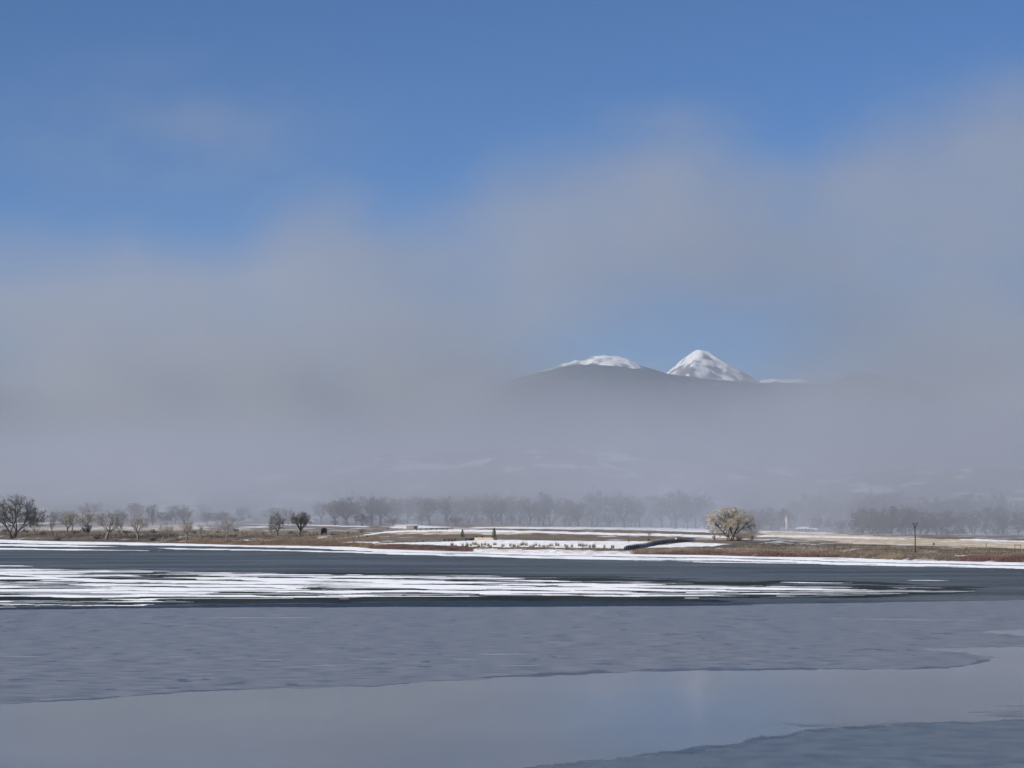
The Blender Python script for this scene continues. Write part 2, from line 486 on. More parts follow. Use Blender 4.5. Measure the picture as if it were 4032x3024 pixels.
# far rough zone: from the dark belt down to the smooth pan
SM_TOP = [(-600, 2810), (0, 2775), (300, 2759), (700, 2728), (1000, 2715), (1400, 2705), (1530, 2700), (1640, 2690), (2016, 2667), (2300, 2655), (2550, 2643), (2700, 2641), (3200, 2638), (3600, 2634), (3800, 2626), (3900, 2604), (3905, 2592), (4300, 2580), (5000, 2570)]
SM_BOT = [(-600, 3300), (1500, 3150), (2050, 3026), (2200, 3008), (2400, 2990), (2600, 2965), (2750, 2942), (2900, 2925), (3050, 2895), (3150, 2876), (3350, 2860), (3600, 2846), (3850, 2838), (4032, 2832), (5000, 2790)]
def m_rough(X, Y, px, py):
    jx, jy = jit(X, Y, px, py, 80, 5, 900, 2)
    top = np.interp(jx, [-600, 0, 700, 1200, 2016, 2600, 3000, 3500, 4032, 5000], [2404, 2402, 2392, 2390, 2390, 2388, 2380, 2372, 2362, 2350])
    return jy > top
o = sheet('broken_ice', -110, 110, 100, 335, 0.6, 0.6, m_rough, 0.004, ICE_ROUGH, 'blue-grey rough ice field of frozen broken plates')

def m_water(X, Y, px, py):
    jx, jy = jit(X, Y, px, py, 120, 7, 950, 2)
    return in_band(jx, jy, [(-600, 2396, 2404), (0, 2394, 2402), (700, 2386, 2393), (1100, 2378, 2391), (1500, 2372, 2391), (2016, 2366, 2390), (2500, 2370, 2388), (2850, 2378, 2386), (2950, 2381, 2383)]) | \
        in_lens(jx, jy, 3220, 3300, 2374, 2) | in_lens(jx, jy, 2600, 3000, 2372, 2.5)
sheet('open_water', -110, 110, 270, 345, 0.6, 0.6, m_water, 0.007, WATER, 'narrow dark blue belt of open water along the snow')

def m_smooth(X, Y, px, py):
    jx, jy = jit(X, Y, px, py, 90, 12, 970, 0.3)
    jx2 = jx
    a = (jy > np.interp(jx, *zip(*SM_TOP))) & (jy < np.interp(jx, *zip(*SM_BOT)) + (fbm(X / 1.2, Y / 3, 4, 77) - 0.5) * 18)
    # wedges that cut into the rough ice at the right, and ragged dark tongues at the lower right
    a |= in_band(jx, jy, [(3640, 2556.5, 2558.5), (3720, 2553, 2567), (3900, 2550, 2587), (4032, 2547, 2600), (5000, 2530, 2660)])
    a |= in_band(jx, jy, [(3850, 2486, 2488), (3950, 2482, 2498), (4032, 2480, 2504), (5000, 2460, 2520)])
    a &= ~in_band(jx, jy, [(3060, 2851, 2853), (3180, 2852, 2864), (3330, 2853, 2866), (3500, 2846, 2856), (3620, 2842, 2852)])
    a &= ~in_band(jx, jy, [(3800, 2807, 2809), (3900, 2800, 2818), (4032, 2798, 2832), (5000, 2780, 2840)])
    a &= ~in_band(jx, jy, [(3915, 2781, 2783), (3970, 2779, 2788), (4032, 2781, 2792), (5000, 2780, 2790)])
    for (x0, x1, yc, h) in ((0, 140, 2585, 3), (645, 740, 2586, 2), (990, 1130, 2598, 2.5), (1390, 1580, 2596, 2), (1210, 1360, 2621, 3.5), (1230, 1320, 2571, 2),
                            (1770, 1890, 2597, 2), (1870, 2060, 2576, 3), (1960, 2150, 2621, 3), (600, 1250, 2430, 3.5), (1250, 1700, 2421, 2), (2250, 2800, 2408, 2.5), (2900, 3500, 2420, 3), (3300, 3900, 2440, 2)):
        a |= in_lens(jx, py + (fbm(X / 2, Y / 6, 2, 5) - .5) * 3, x0, x1, yc, h, 0.01)
    return a
sheet('smooth_ice', -75, 75, 84, 265, 0.28, 0.3, m_smooth, 0.009, ICE_SMOOTH, 'smooth grey pan of ice mirroring the fog and the peak')

ICE_WET = ice_mat('wet_blue_ice', (0.030, 0.044, 0.070), (0.085, 0.100, 0.130), 0.30, 0.03, 3.0, 1.3, 0.34, 0.62, aniso=(0.3, 1, 1), gloss=0.36)
def m_wet(X, Y, px, py):
    jx, jy = jit(X, Y, px, py, 90, 12, 970, 0.3)
    e = np.interp(jx, *zip(*SM_TOP)) - jy
    w_ = 34 * (fbm(X / 9, Y / 20, 3, 981) - .28)
    a = (e > -1) & (e < w_) & (fbm(X / 1.6, Y / 4.5, 4, 983) > .38 + .012 * e)
    # darker patches strewn over the rough field
    b = (e > 8) & (jy > 2405) & (fbm(X / 1.7, Y / 3.2, 5, 985) > .79 - .04 * fbm(X / 30, Y / 40, 3, 987))
    e2 = jy - np.interp(jx, *zip(*SM_BOT)) - (fbm(X / 1.2, Y / 3, 4, 77) - 0.5) * 18
    c_ = (e2 > 0) & (e2 < 26 * (fbm(X / 4, Y / 9, 3, 991) - .25)) & (fbm(X / 1.0, Y / 2.0, 4, 993) > .42) & (jx > 1900)
    return a | b | c_
sheet('wet_ice', -110, 110, 84, 335, 0.35, 0.4, m_wet, 0.0075, ICE_WET, 'darker blue wet ice fringing the smooth pan and strewn over the rough ice')

def m_near(X, Y, px, py):
    jx, jy = jit(X, Y, px, py, 90, 12, 970, 0.3)
    return (jy > np.interp(jx, *zip(*SM_BOT)) + (fbm(X / 1.2, Y / 3, 4, 77) - 0.5) * 18) & (jx > 1400)
sheet('near_ice', -30, 75, 70, 150, 0.28, 0.3, m_near, 0.006, ICE_NEAR, 'dull grey-green thin ice with a ragged edge, nearest the viewer')

def m_black(X, Y, px, py):
    jx, jy = jit(X, Y, px, py, 240, 14, 930, 3)
    f = smooth(0.44, 0.56, fbm(X / 14, Y / 9, 5, 935))
    top = np.interp(jx, [-600, 0, 1000, 2016, 2700, 3400, 3900], [2228, 2232, 2250, 2262, 2280, 2292, 2312]); bot = np.interp(jx, [-600, 0, 700, 1200, 2016, 2600, 3000, 3500, 3900], [2400, 2398, 2390, 2386, 2380, 2374, 2366, 2352, 2330])
    e = np.minimum(jy - top, bot - jy)
    return (e > 0) & ((e > 14) | (f > .5))
sheet('black_ice', -150, 150, 280, 600, 0.8, 0.9, m_black, 0.0055, ICE_BLACK, 'black clear ice belt around the snow streaks')

# snow lying on the ice
SNOW_ENV = [(-700, 2236, 2394), (0, 2241, 2389), (200, 2245, 2388), (560, 2250, 2387), (640, 2252, 2374), (760, 2254, 2356), (1000, 2258, 2353), (1350, 2261, 2358), (1700, 2266, 2350), (2016, 2277, 2348),
            (2400, 2295, 2349), (2700, 2300, 2345), (3000, 2302, 2344), (3300, 2312, 2342), (3550, 2316, 2332), (3830, 2324, 2326)]
CUTS = [(-400, 170, 2268, 4), (-300, 340, 2287, 3), (250, 800, 2278, 6), (300, 620, 2263, 3), (520, 900, 2268, 5), (0, 780, 2296, 2.5), (-300, 470, 2306, 4.5), (430, 1120, 2311, 3), (1140, 1720, 2317, 5.5), (1200, 1480, 2290, 2.5), (700, 1060, 2284, 2.5),
        (-300, 560, 2339, 5.5), (830, 1380, 2337, 7), (1360, 1900, 2339, 6), (-300, 520, 2361, 7), (20, 660, 2373, 5.5), (-400, 200, 2352, 2), (150, 560, 2381, 3), (-400, 80, 2381, 3), (560, 1320, 2356, 6), (640, 900, 2365, 9),
        (1500, 2100, 2285, 2.5), (1560, 2000, 2302, 2.5), (1750, 2500, 2293, 3.0), (2000, 2320, 2309, 2.5), (1650, 2250, 2326, 3.0), (2380, 2860, 2317, 3), (2250, 2700, 2330, 2.5), (2450, 2960, 2337, 3.5), (2600, 3300, 2308, 2.2), (2850, 3400, 2325, 3.2),
        (2700, 3200, 2341, 2.4), (3000, 3500, 2334, 3.0), (3250, 3600, 2318, 2), (2000, 2500, 2341, 2.2), (900, 1300, 2272, 2.2), (1250, 1700, 2276, 2)]
STREAKS = [(3080, 3330, 2294, 1.2), (3590, 3760, 2286, .8), (2480, 2540, 2348, 1.2), (2700, 2760, 2355, 1.0),
           (770, 900, 2193, 2.2), (895, 1003, 2180, 1.6), (1035, 1390, 2182, 2.4), (1290, 1600, 2191, 1.8), (-200, 130, 2228, 1.5), (600, 700, 2173, 1.6), (3050, 3120, 2347, 1.0)]
def m_snow(X, Y, px, py):
    jx = px + (fbm(X / 7, Y / 11, 4, 50) - .5) * 130
    jy = py + (fbm(X / 9, Y / 13, 4, 51) - .5) * 9 + 1.5 * np.sin(px / 310 + 1)
    env = in_band(jx, jy, SNOW_ENV)
    cut = np.zeros_like(env)
    for (x0, x1, yc, h) in CUTS: cut |= in_lens(jx, jy, x0, x1, yc, h * 1.05)
    streak = 0.6 * fbm(X / 42, Y / 3.6, 5, 61) + 0.4 * fbm(X / 16, Y / 8, 5, 63)
    edge = np.minimum((py - np.interp(px, *zip(*[(a, b) for a, b, c in SNOW_ENV]))), (np.interp(px, *zip(*[(a, c) for a, b, c in SNOW_ENV])) - py))
    thr = 0.395 + 0.12 * np.exp(-np.clip(edge, 0, 99) / 9) + 0.07 * smooth(2300, 3600, px)
    m = env & ~cut & (streak > thr)
    for (x0, x1, yc, h) in STREAKS: m |= in_lens(jx, py + (jy - py) * .3, x0, x1, yc, h)
    return m
FROST = ice_mat('thin_frost', (0.20, 0.215, 0.23), (0.52, 0.54, 0.57), 0.4, 0.02, 2.0, 0.5, 0.35, 0.65, aniso=(0.3, 1, 1), gloss=0.10)
def m_thin(X, Y, px, py):
    jx = px + (fbm(X / 7, Y / 11, 4, 50) - .5) * 130
    jy = py + (fbm(X / 9, Y / 13, 4, 51) - .5) * 9 + 1.5 * np.sin(px / 310 + 1)
    env = in_band(jx - 60, jy, [(a, b - 4, c + 3) for a, b, c in SNOW_ENV])
    return env & (fbm(X / 22, Y / 5.0, 5, 67) > .60)
sheet('thin_frost', -150, 150, 285, 600, 0.7, 0.8, m_thin, 0.010, FROST, 'thin grey frost between and around the snow streaks', 'stuff')
sheet('lake_snow', -150, 150, 285, 600, 0.7, 0.8, m_snow, 0.012, SNOWM, 'white wind-blown snow streaks lying on the dark ice', 'stuff', 0.03)

STRIP_A = [(-900, 2110, 2120), (0, 2123, 2137), (220, 2130, 2143), (500, 2134, 2147), (700, 2138, 2149), (950, 2145, 2153), (1200, 2148, 2158), (1400, 2151, 2168), (1465, 2158, 2172), (1700, 2166, 2177), (2100, 2176, 2186), (2400, 2179, 2190), (2800, 2184, 2196), (3100, 2191, 2203), (3332, 2194, 2211), (3700, 2206, 2219), (4032, 2213, 2227), (5000, 2230, 2244)]
STRIP_B = [(-900, 2130, 2138), (0, 2142, 2150), (300, 2148, 2154), (450, 2151, 2153)]
STRIP_B2 = [(620, 2158, 2159), (700, 2159, 2163), (1100, 2165, 2169), (1400, 2172, 2177), (1700, 2179, 2187), (2100, 2188, 2196), (2400, 2193, 2202), (2800, 2199, 2207), (3100, 2206, 2214), (3332, 2214, 2225), (3700, 2222, 2232), (4032, 2230, 2240), (5000, 2248, 2258)]
STRIP_C = [(-900, 2150, 2156), (0, 2158, 2164), (300, 2163, 2166.5), (600, 2168, 2169)]
STRIP_C2 = [(1900, 2191, 2192), (2000, 2193, 2195.5), (2300, 2198, 2202), (2500, 2204, 2207), (2620, 2207, 2208)]
STRIP_C3 = [(2650, 2208, 2209), (2760, 2210, 2214), (2950, 2214, 2217.5), (3150, 2217, 2219), (3300, 2220, 2221)]
def m_shore(X, Y, px, py):
    jx = px + (fbm(X / 7, Y / 11, 4, 150) - .5) * 120
    jy = py + (fbm(X / 10, Y / 20, 4, 151) - .5) * 3.2
    m = np.zeros(px.shape, bool)
    for s in (STRIP_A, STRIP_B, STRIP_B2, STRIP_C, STRIP_C2, STRIP_C3): m |= in_band(jx, jy, s)
    dirty = fbm(X / 12, Y / 9, 4, 160)
    m &= dirty > 0.30
    return m & (Y < shore_y(X) + 3)
sheet('shore_snow', -420, 260, 500, 1600, 1.3, 1.5, m_shore, 0.013, SNOWM, 'white snow strips on the ice along the far shore', 'stuff', 0.04)

# ------------------------------------------------------------------ mountains
def mountain_mat():
    m, t, b = new_mat('mountain_snow_and_rock')
    at = t.new('ShaderNodeVertexColor', layer_name='cover').outputs[0]
    n = t.noise(t.pos(), 0.02, 6, 0.65)
    mx = t.new('ShaderNodeVectorMath', operation='SCALE'); t.L.new(at, mx.inputs[0]); t.L.new(t.maprange(n, 0.3, 0.7, 0.8, 1.15, 'LINEAR'), mx.inputs[3])
    t.L.new(mx.outputs[0], b.inputs['Base Color'])
    b.inputs['Roughness'].default_value = 0.9
    b.inputs['Specular IOR Level'].default_value = 0.1
    t.L.new(t.bump(n, 1.0, 7.0), b.inputs['Normal'])
    return m
MOUNT = mountain_mat()

def at_dist(px, py, Y):
    d = ray(px, py); t = Y / d[1]
    return Vector((d[0] * t, Y, CAM_H + d[2] * t))

def interp_sil(pts, Y):
    P = [at_dist(a, b, Y) for a, b in pts]
    return np.array([p.x for p in P]), np.array([p.z for p in P])

# forested ridge in front of the snow peaks
RY = 8200.0
fx, fz = interp_sil([(-1500, 1900), (300, 1850), (1200, 1760), (1700, 1640), (1950, 1530), (2060, 1484), (2180, 1458), (2260, 1445), (2330, 1445), (2400, 1450), (2470, 1459), (2530, 1462), (2600, 1474), (2700, 1490), (2820, 1503), (2960, 1512), (3120, 1515), (3240, 1518), (3290, 1500),
                     (3340, 1478), (3410, 1470), (3520, 1500), (3700, 1580), (4000, 1680), (5500, 1800)], RY)
def ridge_z(x, y):
    crest = np.interp(x, fx, fz)
    d = (y - RY)
    front = np.where(d < 0, np.exp(-(d / 1700.0) ** 2), np.exp(-(d / 900.0) ** 2))
    n = (fbm(x / 420, y / 520, 5, 81) - 0.5) * 240 * np.clip(np.abs(d) / 900 - .08, 0.0, 1) + (fbm(x / 60, y / 60, 4, 82) - 0.5) * (7 + 20 * np.clip(np.abs(d) / 400, 0, 1))
    return 120 + (crest - 120) * front + n * np.clip(front * 1.5, 0, 1)
rx = np.concatenate([np.arange(-5200, -600, 90), np.arange(-600, 1700, 12.0), np.arange(1700, 5200, 90)])
ridge, X, Y, Zv = grid_mesh('forested_ridge', rx, np.concatenate([np.arange(5600, 7400, 90), np.arange(7400, 8700, 22.0), np.arange(8700, 10400, 120)]), ridge_z, MOUNT)
C = np.tile(np.array((0.030, 0.042, 0.040)), (len(X), 1))
sp = fbm(X / 34, Y / 60, 5, 91) + 0.10 * smooth(430, 560, Zv) - 0.04
C[fbm(X / 16, Y / 40, 4, 91) > 0.765] = (0.34, 0.36, 0.39)
set_col(ridge, 'cover', C)
tag(ridge, 'dark forested mountain ridge seen through haze below the snow peaks', kind='structure')

def peak(name, apex_px, Y0, planes, span, noise_a, label, seed, step=16.0, sil=None, depth=1.0, rock=0.5, trees=None):
    A = at_dist(*apex_px, Y0)
    xs = np.arange(A.x - span, A.x + span, step); ys = np.arange(Y0 - span * depth, Y0 + span * 0.6, step * 1.3)
    def zf(x, y):
        dx, dy = x - A.x, y - Y0
        wob = (fbm(x / 170, y / 170, 4, seed) - .5) * 130
        z = None
        for (gx, gy, off) in planes:
            p = A.z + off - gx * (dx + wob * 0.6) - gy * (dy + wob * 0.4)
            z = p if z is None else np.minimum(z, p)
        rg = 1 - np.abs(2 * fbm(x / 120, y / 150, 5, seed + 3) - 1)
        z = z + (rg - 0.75) * noise_a + (fbm(x / 34, y / 34, 4, seed + 5) - .5) * noise_a * 0.42
        if sil is not None:
            sx, sz = interp_sil(sil, Y0)
            z = np.minimum(z, np.interp(x, sx, sz) - 0.25 * np.abs(dy) + (fbm(x / 26, y / 26, 3, seed + 8) - .5) * 12)
        return np.maximum(z, 100)
    o, X, Y, Zv = grid_mesh(name, xs, ys, zf, MOUNT)
    nx = len(xs)
    Zg = Zv.reshape(len(ys), nx)
    gy, gx = np.gradient(Zg, step * 1.3, step)
    st = np.hypot(gx, gy).ravel()
    low = 1 - smooth(A.z - 190, A.z - 60, Zv)
    r = fbm(X / 36, Y / 42, 5, seed + 9)
    C = np.tile(np.array((0.90, 0.91, 0.93)), (len(X), 1))
    rk = (r * 0.7 + st * 0.22 + low * 0.10) > rock
    C[rk] = (0.20, 0.185, 0.18)
    mid = ((r * 0.7 + st * 0.22 + low * 0.10) > rock - 0.05) & ~rk
    C[mid] = (0.5, 0.5, 0.52)
    if trees:
        px_, py_ = project(X, Y, Zv)
        C[(px_ > trees + (fbm(X / 30, Y / 30, 4, 6) - .5) * 60)] = (0.030, 0.042, 0.040)
    set_col(o, 'cover', C)
    tag(o, label, kind='structure')
    return o
PEAK_SIL = [(2300, 1700), (2560, 1504), (2605, 1476), (2650, 1442), (2695, 1408), (2728, 1387), (2752, 1375), (2790, 1382), (2830, 1406), (2890, 1444), (2950, 1477), (2998, 1505), (3040, 1530), (3300, 1700)]
peak('snow_peak', (2752, 1374), 11500.0, [(-0.44, -0.30, 36), (0.42, -0.52, 16), (0.0, 0.9, 16)], 620, 22, 'pointed white snow peak with a bright left face', 500, sil=PEAK_SIL, depth=1.2, rock=0.615)
CAP_SIL = [(2050, 1560), (2130, 1462), (2180, 1448), (2205, 1436), (2225, 1428), (2250, 1424), (2268, 1412), (2285, 1424), (2330, 1404), (2370, 1399), (2420, 1402), (2470, 1414), (2520, 1436), (2600, 1470), (2700, 1540)]
peak('snow_dome', (2375, 1399), 9300.0, [(-0.22, -0.5, 40), (0.28, -0.42, 30), (0.0, 0.5, 20)], 480, 22, 'rounded snow-covered summit left of the pointed peak', 520, step=10.0, sil=CAP_SIL, depth=1.0, rock=0.58, trees=2520)
FAR_SIL = [(2800, 1620), (2960, 1516), (3000, 1496), (3040, 1490), (3070, 1496), (3100, 1490), (3120, 1494), (3150, 1487), (3175, 1492), (3190, 1506), (3230, 1528), (3300, 1600)]
peak('snow_ridge', (3120, 1488), 13000.0, [(-0.1, -0.7, 30), (0.1, -0.7, 30), (0.0, 0.7, 30)], 560, 40, 'low far white ridge right of the pointed peak', 540, sil=FAR_SIL, depth=0.8, rock=0.54)

# ------------------------------------------------------------------ air: even haze, low fog, fog bank
def box_obj(name, x0, x1, y0, y1, z0, z1, mat):
    b = MB().box(((x0 + x1) / 2, (y0 + y1) / 2, (z0 + z1) / 2), (x1 - x0, y1 - y0, z1 - z0))
    return b.build(name, mat)
def vol_mat(name):
    m = bpy.data.materials.new(name); m.use_nodes = True
    t = NT(m)
    t.N.remove(t.N['Principled BSDF'])
    v = t.new('ShaderNodeVolumePrincipled')
    t.L.new(v.outputs[0], t.N['Material Output'].inputs['Volume'])
    return m, t, v
m, t, v = vol_mat('haze_air')
v.inputs['Density'].default_value = 2.0e-5
v.inputs['Color'].default_value = (0.55, 0.74, 1.0, 1)
v.inputs['Anisotropy'].default_value = 0.2
hz = box_obj('haze', -7000, 7000, -500, 14500, -3, 1500, m)
tag(hz, 'thin even blue haze in the air', kind='stuff')

def xyz(t):
    s = t.new('ShaderNodeSeparateXYZ'); p = t.pos(); t.L.new(p, s.inputs[0])
    return p, s.outputs[0], s.outputs[1], s.outputs[2]

# low fog over the fields and the grove
m, t, v = vol_mat('low_fog')
p, x, y, z = xyz(t)
n = t.noise(t.scale(p, (1, 1, 1.8)), 0.004, 0, 0.5)
yy_ = t.m('ADD', y, t.m('MULTIPLY', x, 1.2))
front = t.m('MULTIPLY', t.maprange(yy_, 1040, 1420), t.maprange(yy_, 1600, 1950, 1.0, 0.16))
topf = t.maprange(z, 30, 115, 1, 0)
left = t.maprange(x, -420, 250, 1.5, 1.12)
mot = t.maprange(n, 0.3, 0.7, 0.45, 1.5, 'LINEAR')
d = t.m('MULTIPLY', t.m('MULTIPLY', front, topf), t.m('MULTIPLY', left, mot))
t.L.new(t.m('MULTIPLY', d, 0.0032), v.inputs['Density'])
v.inputs['Color'].default_value = (0.77, 0.80, 0.865, 1)
v.inputs['Anisotropy'].default_value = 0.4
m.cycles.volume_step_rate = 1.0
lf = box_obj('low_fog', -1600, 1600, 850, 2480, -1.5, 118, m)
tag(lf, 'low pale fog lying over the fields and the bare trees', kind='stuff')

# the fog bank against the foothills
BY = 2800.0
k = BY / 4790.5                               # metres per 2212-wide photo pixel at the bank
class FogTree(NT):
    def __init__(s, tree): s.t = tree; s.N = tree.nodes; s.L = tree.links
    def pos(s): return s.new('GeometryNodeInputPosition').outputs[0]
bank_tree = bpy.data.node_groups.new('fog_bank_density', 'GeometryNodeTree')
bank_tree.interface.new_socket('Geometry', in_out='OUTPUT', socket_type='NodeSocketGeometry')
t = FogTree(bank_tree)
p, x, y, z = xyz(t)
n1 = t.noise(t.scale(p, (1, 1, 1.25)), 0.0036, 3, 0.5)
n2 = t.noise(t.scale(p, (0.8, 1, 1.6)), 0.0090, 4, 0.55)
cv = t.new('ShaderNodeFloatCurve')
t.put(cv.inputs['Value'], t.maprange(x, -1300, 1300, 0, 1, 'LINEAR'))
TOP = [(-1200, 470), (-300, 480), (0, 500), (250, 520), (500, 510), (650, 430), (740, 430), (860, 470), (960, 430), (1060, 375), (1200, 365), (1330, 330), (1500, 275), (1650, 305), (1760, 310), (1870, 250), (2000, 235), (2212, 205), (2700, 180), (3300, 180)]
c = cv.mapping.curves[0]
pts = [(((px - 1106) * k + 1300) / 2600, (11.5 + (1124.6 - py) * k) / 1000) for px, py in TOP]
pts = [q for q in pts if 0 <= q[0] <= 1]
c.points[0].location = pts[0]; c.points[1].location = pts[-1]
for q in pts[1:-1]: c.points.new(*q)
cv.mapping.update()
top = t.m('MULTIPLY', cv.outputs[0], 1000.0)
top = t.m('ADD', top, t.m('ADD', t.maprange(n1, 0.25, 0.75, -30, 30, 'LINEAR'), t.maprange(n2, 0.25, 0.75, -32, 32, 'LINEAR')))
dz = t.m('SUBTRACT', top, z)
body = t.maprange(dz, -45, 120)
def gauss(px, py, ax, ay):
    gx = t.m('DIVIDE', t.m('SUBTRACT', x, (px - 1106) * k), ax * k)
    gz = t.m('DIVIDE', t.m('SUBTRACT', z, 11.5 + (1124.6 - py) * k), ay * k)
    e = t.m('ADD', t.m('MULTIPLY', gx, gx), t.m('MULTIPLY', gz, gz))
    return t.m('POWER', 2.71828, t.m('MULTIPLY', e, -1.0))
win = t.m('MULTIPLY', gauss(1490, 778, 400, 98), 0.61)      # the clear hole over the peaks
win = t.m('ADD', win, t.m('MULTIPLY', gauss(1480, 960, 420, 110), 0.10))
win = t.m('ADD', win, t.m('MULTIPLY', gauss(1720, 670, 420, 110), 0.28))
win = t.m('SUBTRACT', 1.0, win)
win = t.m('MAXIMUM', win, 0.30)
dens = t.m('MULTIPLY', body, win)
dens = t.m('MULTIPLY', dens, t.maprange(n2, 0.3, 0.7, 0.45, 1.55, 'LINEAR'))
dens = t.m('MULTIPLY', dens, t.maprange(n1, 0.3, 0.7, 0.6, 1.35, 'LINEAR'))
thick = t.m('ADD', 1.0, t.m('MULTIPLY', gauss(550, 880, 650, 170), 0.8))
thick = t.m('ADD', thick, t.m('MULTIPLY', gauss(2120, 880, 330, 170), 1.0))
dens = t.m('MULTIPLY', dens, thick)
dens = t.m('MULTIPLY', dens, t.maprange(z, 110, 380, 1.1, 0.88))      # the bank thins out upwards
wisp = t.m('MULTIPLY', gauss(380, 290, 330, 110), t.maprange(n2, 0.35, 0.7, 0.0, 0.42))
dens = t.m('ADD', dens, wisp)
dens = t.m('MULTIPLY', dens, t.m('MULTIPLY', t.maprange(y, BY - 300, BY - 130), t.maprange(y, BY + 130, BY + 300, 1, 0)))
m, mt, v = vol_mat('fog_bank')
v.inputs['Density'].default_value = 0.0046
v.inputs['Color'].default_value = (0.835, 0.848, 0.868, 1)
v.inputs['Anisotropy'].default_value = 0.48
m.cycles.volume_step_rate = 5.0
vc = t.new('GeometryNodeVolumeCube')
t.L.new(dens, vc.inputs['Density'])
vc.inputs['Min'].default_value = (-1200, BY - 300, -1.8); vc.inputs['Max'].default_value = (1200, BY + 300, 760)
vc.inputs['Resolution X'].default_value = 140; vc.inputs['Resolution Y'].default_value = 36; vc.inputs['Resolution Z'].default_value = 60
sm = t.new('GeometryNodeSetMaterial'); sm.inputs['Material'].default_value = m
go = t.new('NodeGroupOutput')
t.L.new(vc.outputs[0], sm.inputs[0]); t.L.new(sm.outputs[0], go.inputs[0])
fb = box_obj('fog_bank', -1200, 1200, BY - 300, BY + 300, -1.8, 760, m)
gm = fb.modifiers.new('fog_density', 'NODES'); gm.node_group = bank_tree
tag(fb, 'grey fog bank hiding the foothills, open where the snow peaks show', kind='stuff')

# ------------------------------------------------------------------ plants
BARK = plain('grey_brown_bark', (0.075, 0.065, 0.058), 0.95, 0.35, 1.2)
BARK_DARK = plain('dark_cottonwood_bark', (0.045, 0.042, 0.042), 0.95, 0.35, 1.2)
BARK_TAN = plain('tan_grey_bark', (0.15, 0.13, 0.11), 0.95, 0.35, 1.2)
BARK_PALE = plain('pale_dead_bark', (0.40, 0.37, 0.34), 0.9, 0.7, 1.0)
TWIG = plain('bare_grey_twigs', (0.125, 0.108, 0.092), 0.95, 0.35, 0.4)
TWIG_TAN = plain('tan_twigs', (0.26, 0.22, 0.17), 0.95, 0.3, 0.4)
TWIG_DARK = plain('dark_twigs', (0.075, 0.066, 0.062), 0.95, 0.35, 0.4)
TWIG_WILLOW = plain('yellow_willow_twigs', (0.40, 0.345, 0.265), 0.95, 0.35, 0.5)
SHRUB_DARK = plain('dark_shrub_twigs', (0.052, 0.047, 0.046), 0.95, 0.4, 0.6)
NEEDLE = plain('pine_needles', (0.055, 0.075, 0.05), 0.9, 0.45, 1.2)
STRAW = plain('cattail_straw', (0.27, 0.225, 0.165), 0.95, 0.35, 1.5)
GRASS_TAN = plain('dry_tan_grass', (0.205, 0.158, 0.115), 0.95, 0.45, 0.12)
GRASS_BROWN = plain('dry_brown_grass', (0.13, 0.105, 0.08), 0.95, 0.45, 0.12)
GRASS_RUST = plain('rust_reeds', (0.175, 0.115, 0.08), 0.95, 0.4, 0.1)
GRASS_RED = plain('red_willow_stems', (0.125, 0.070, 0.062), 0.95, 0.4, 0.1)

def rot_away(d, ang, az):
    u = d.orthogonal().normalized(); w = d.cross(u)
    return (d * math.cos(ang) + (u * math.cos(az) + w * math.sin(az)) * math.sin(ang)).normalized()

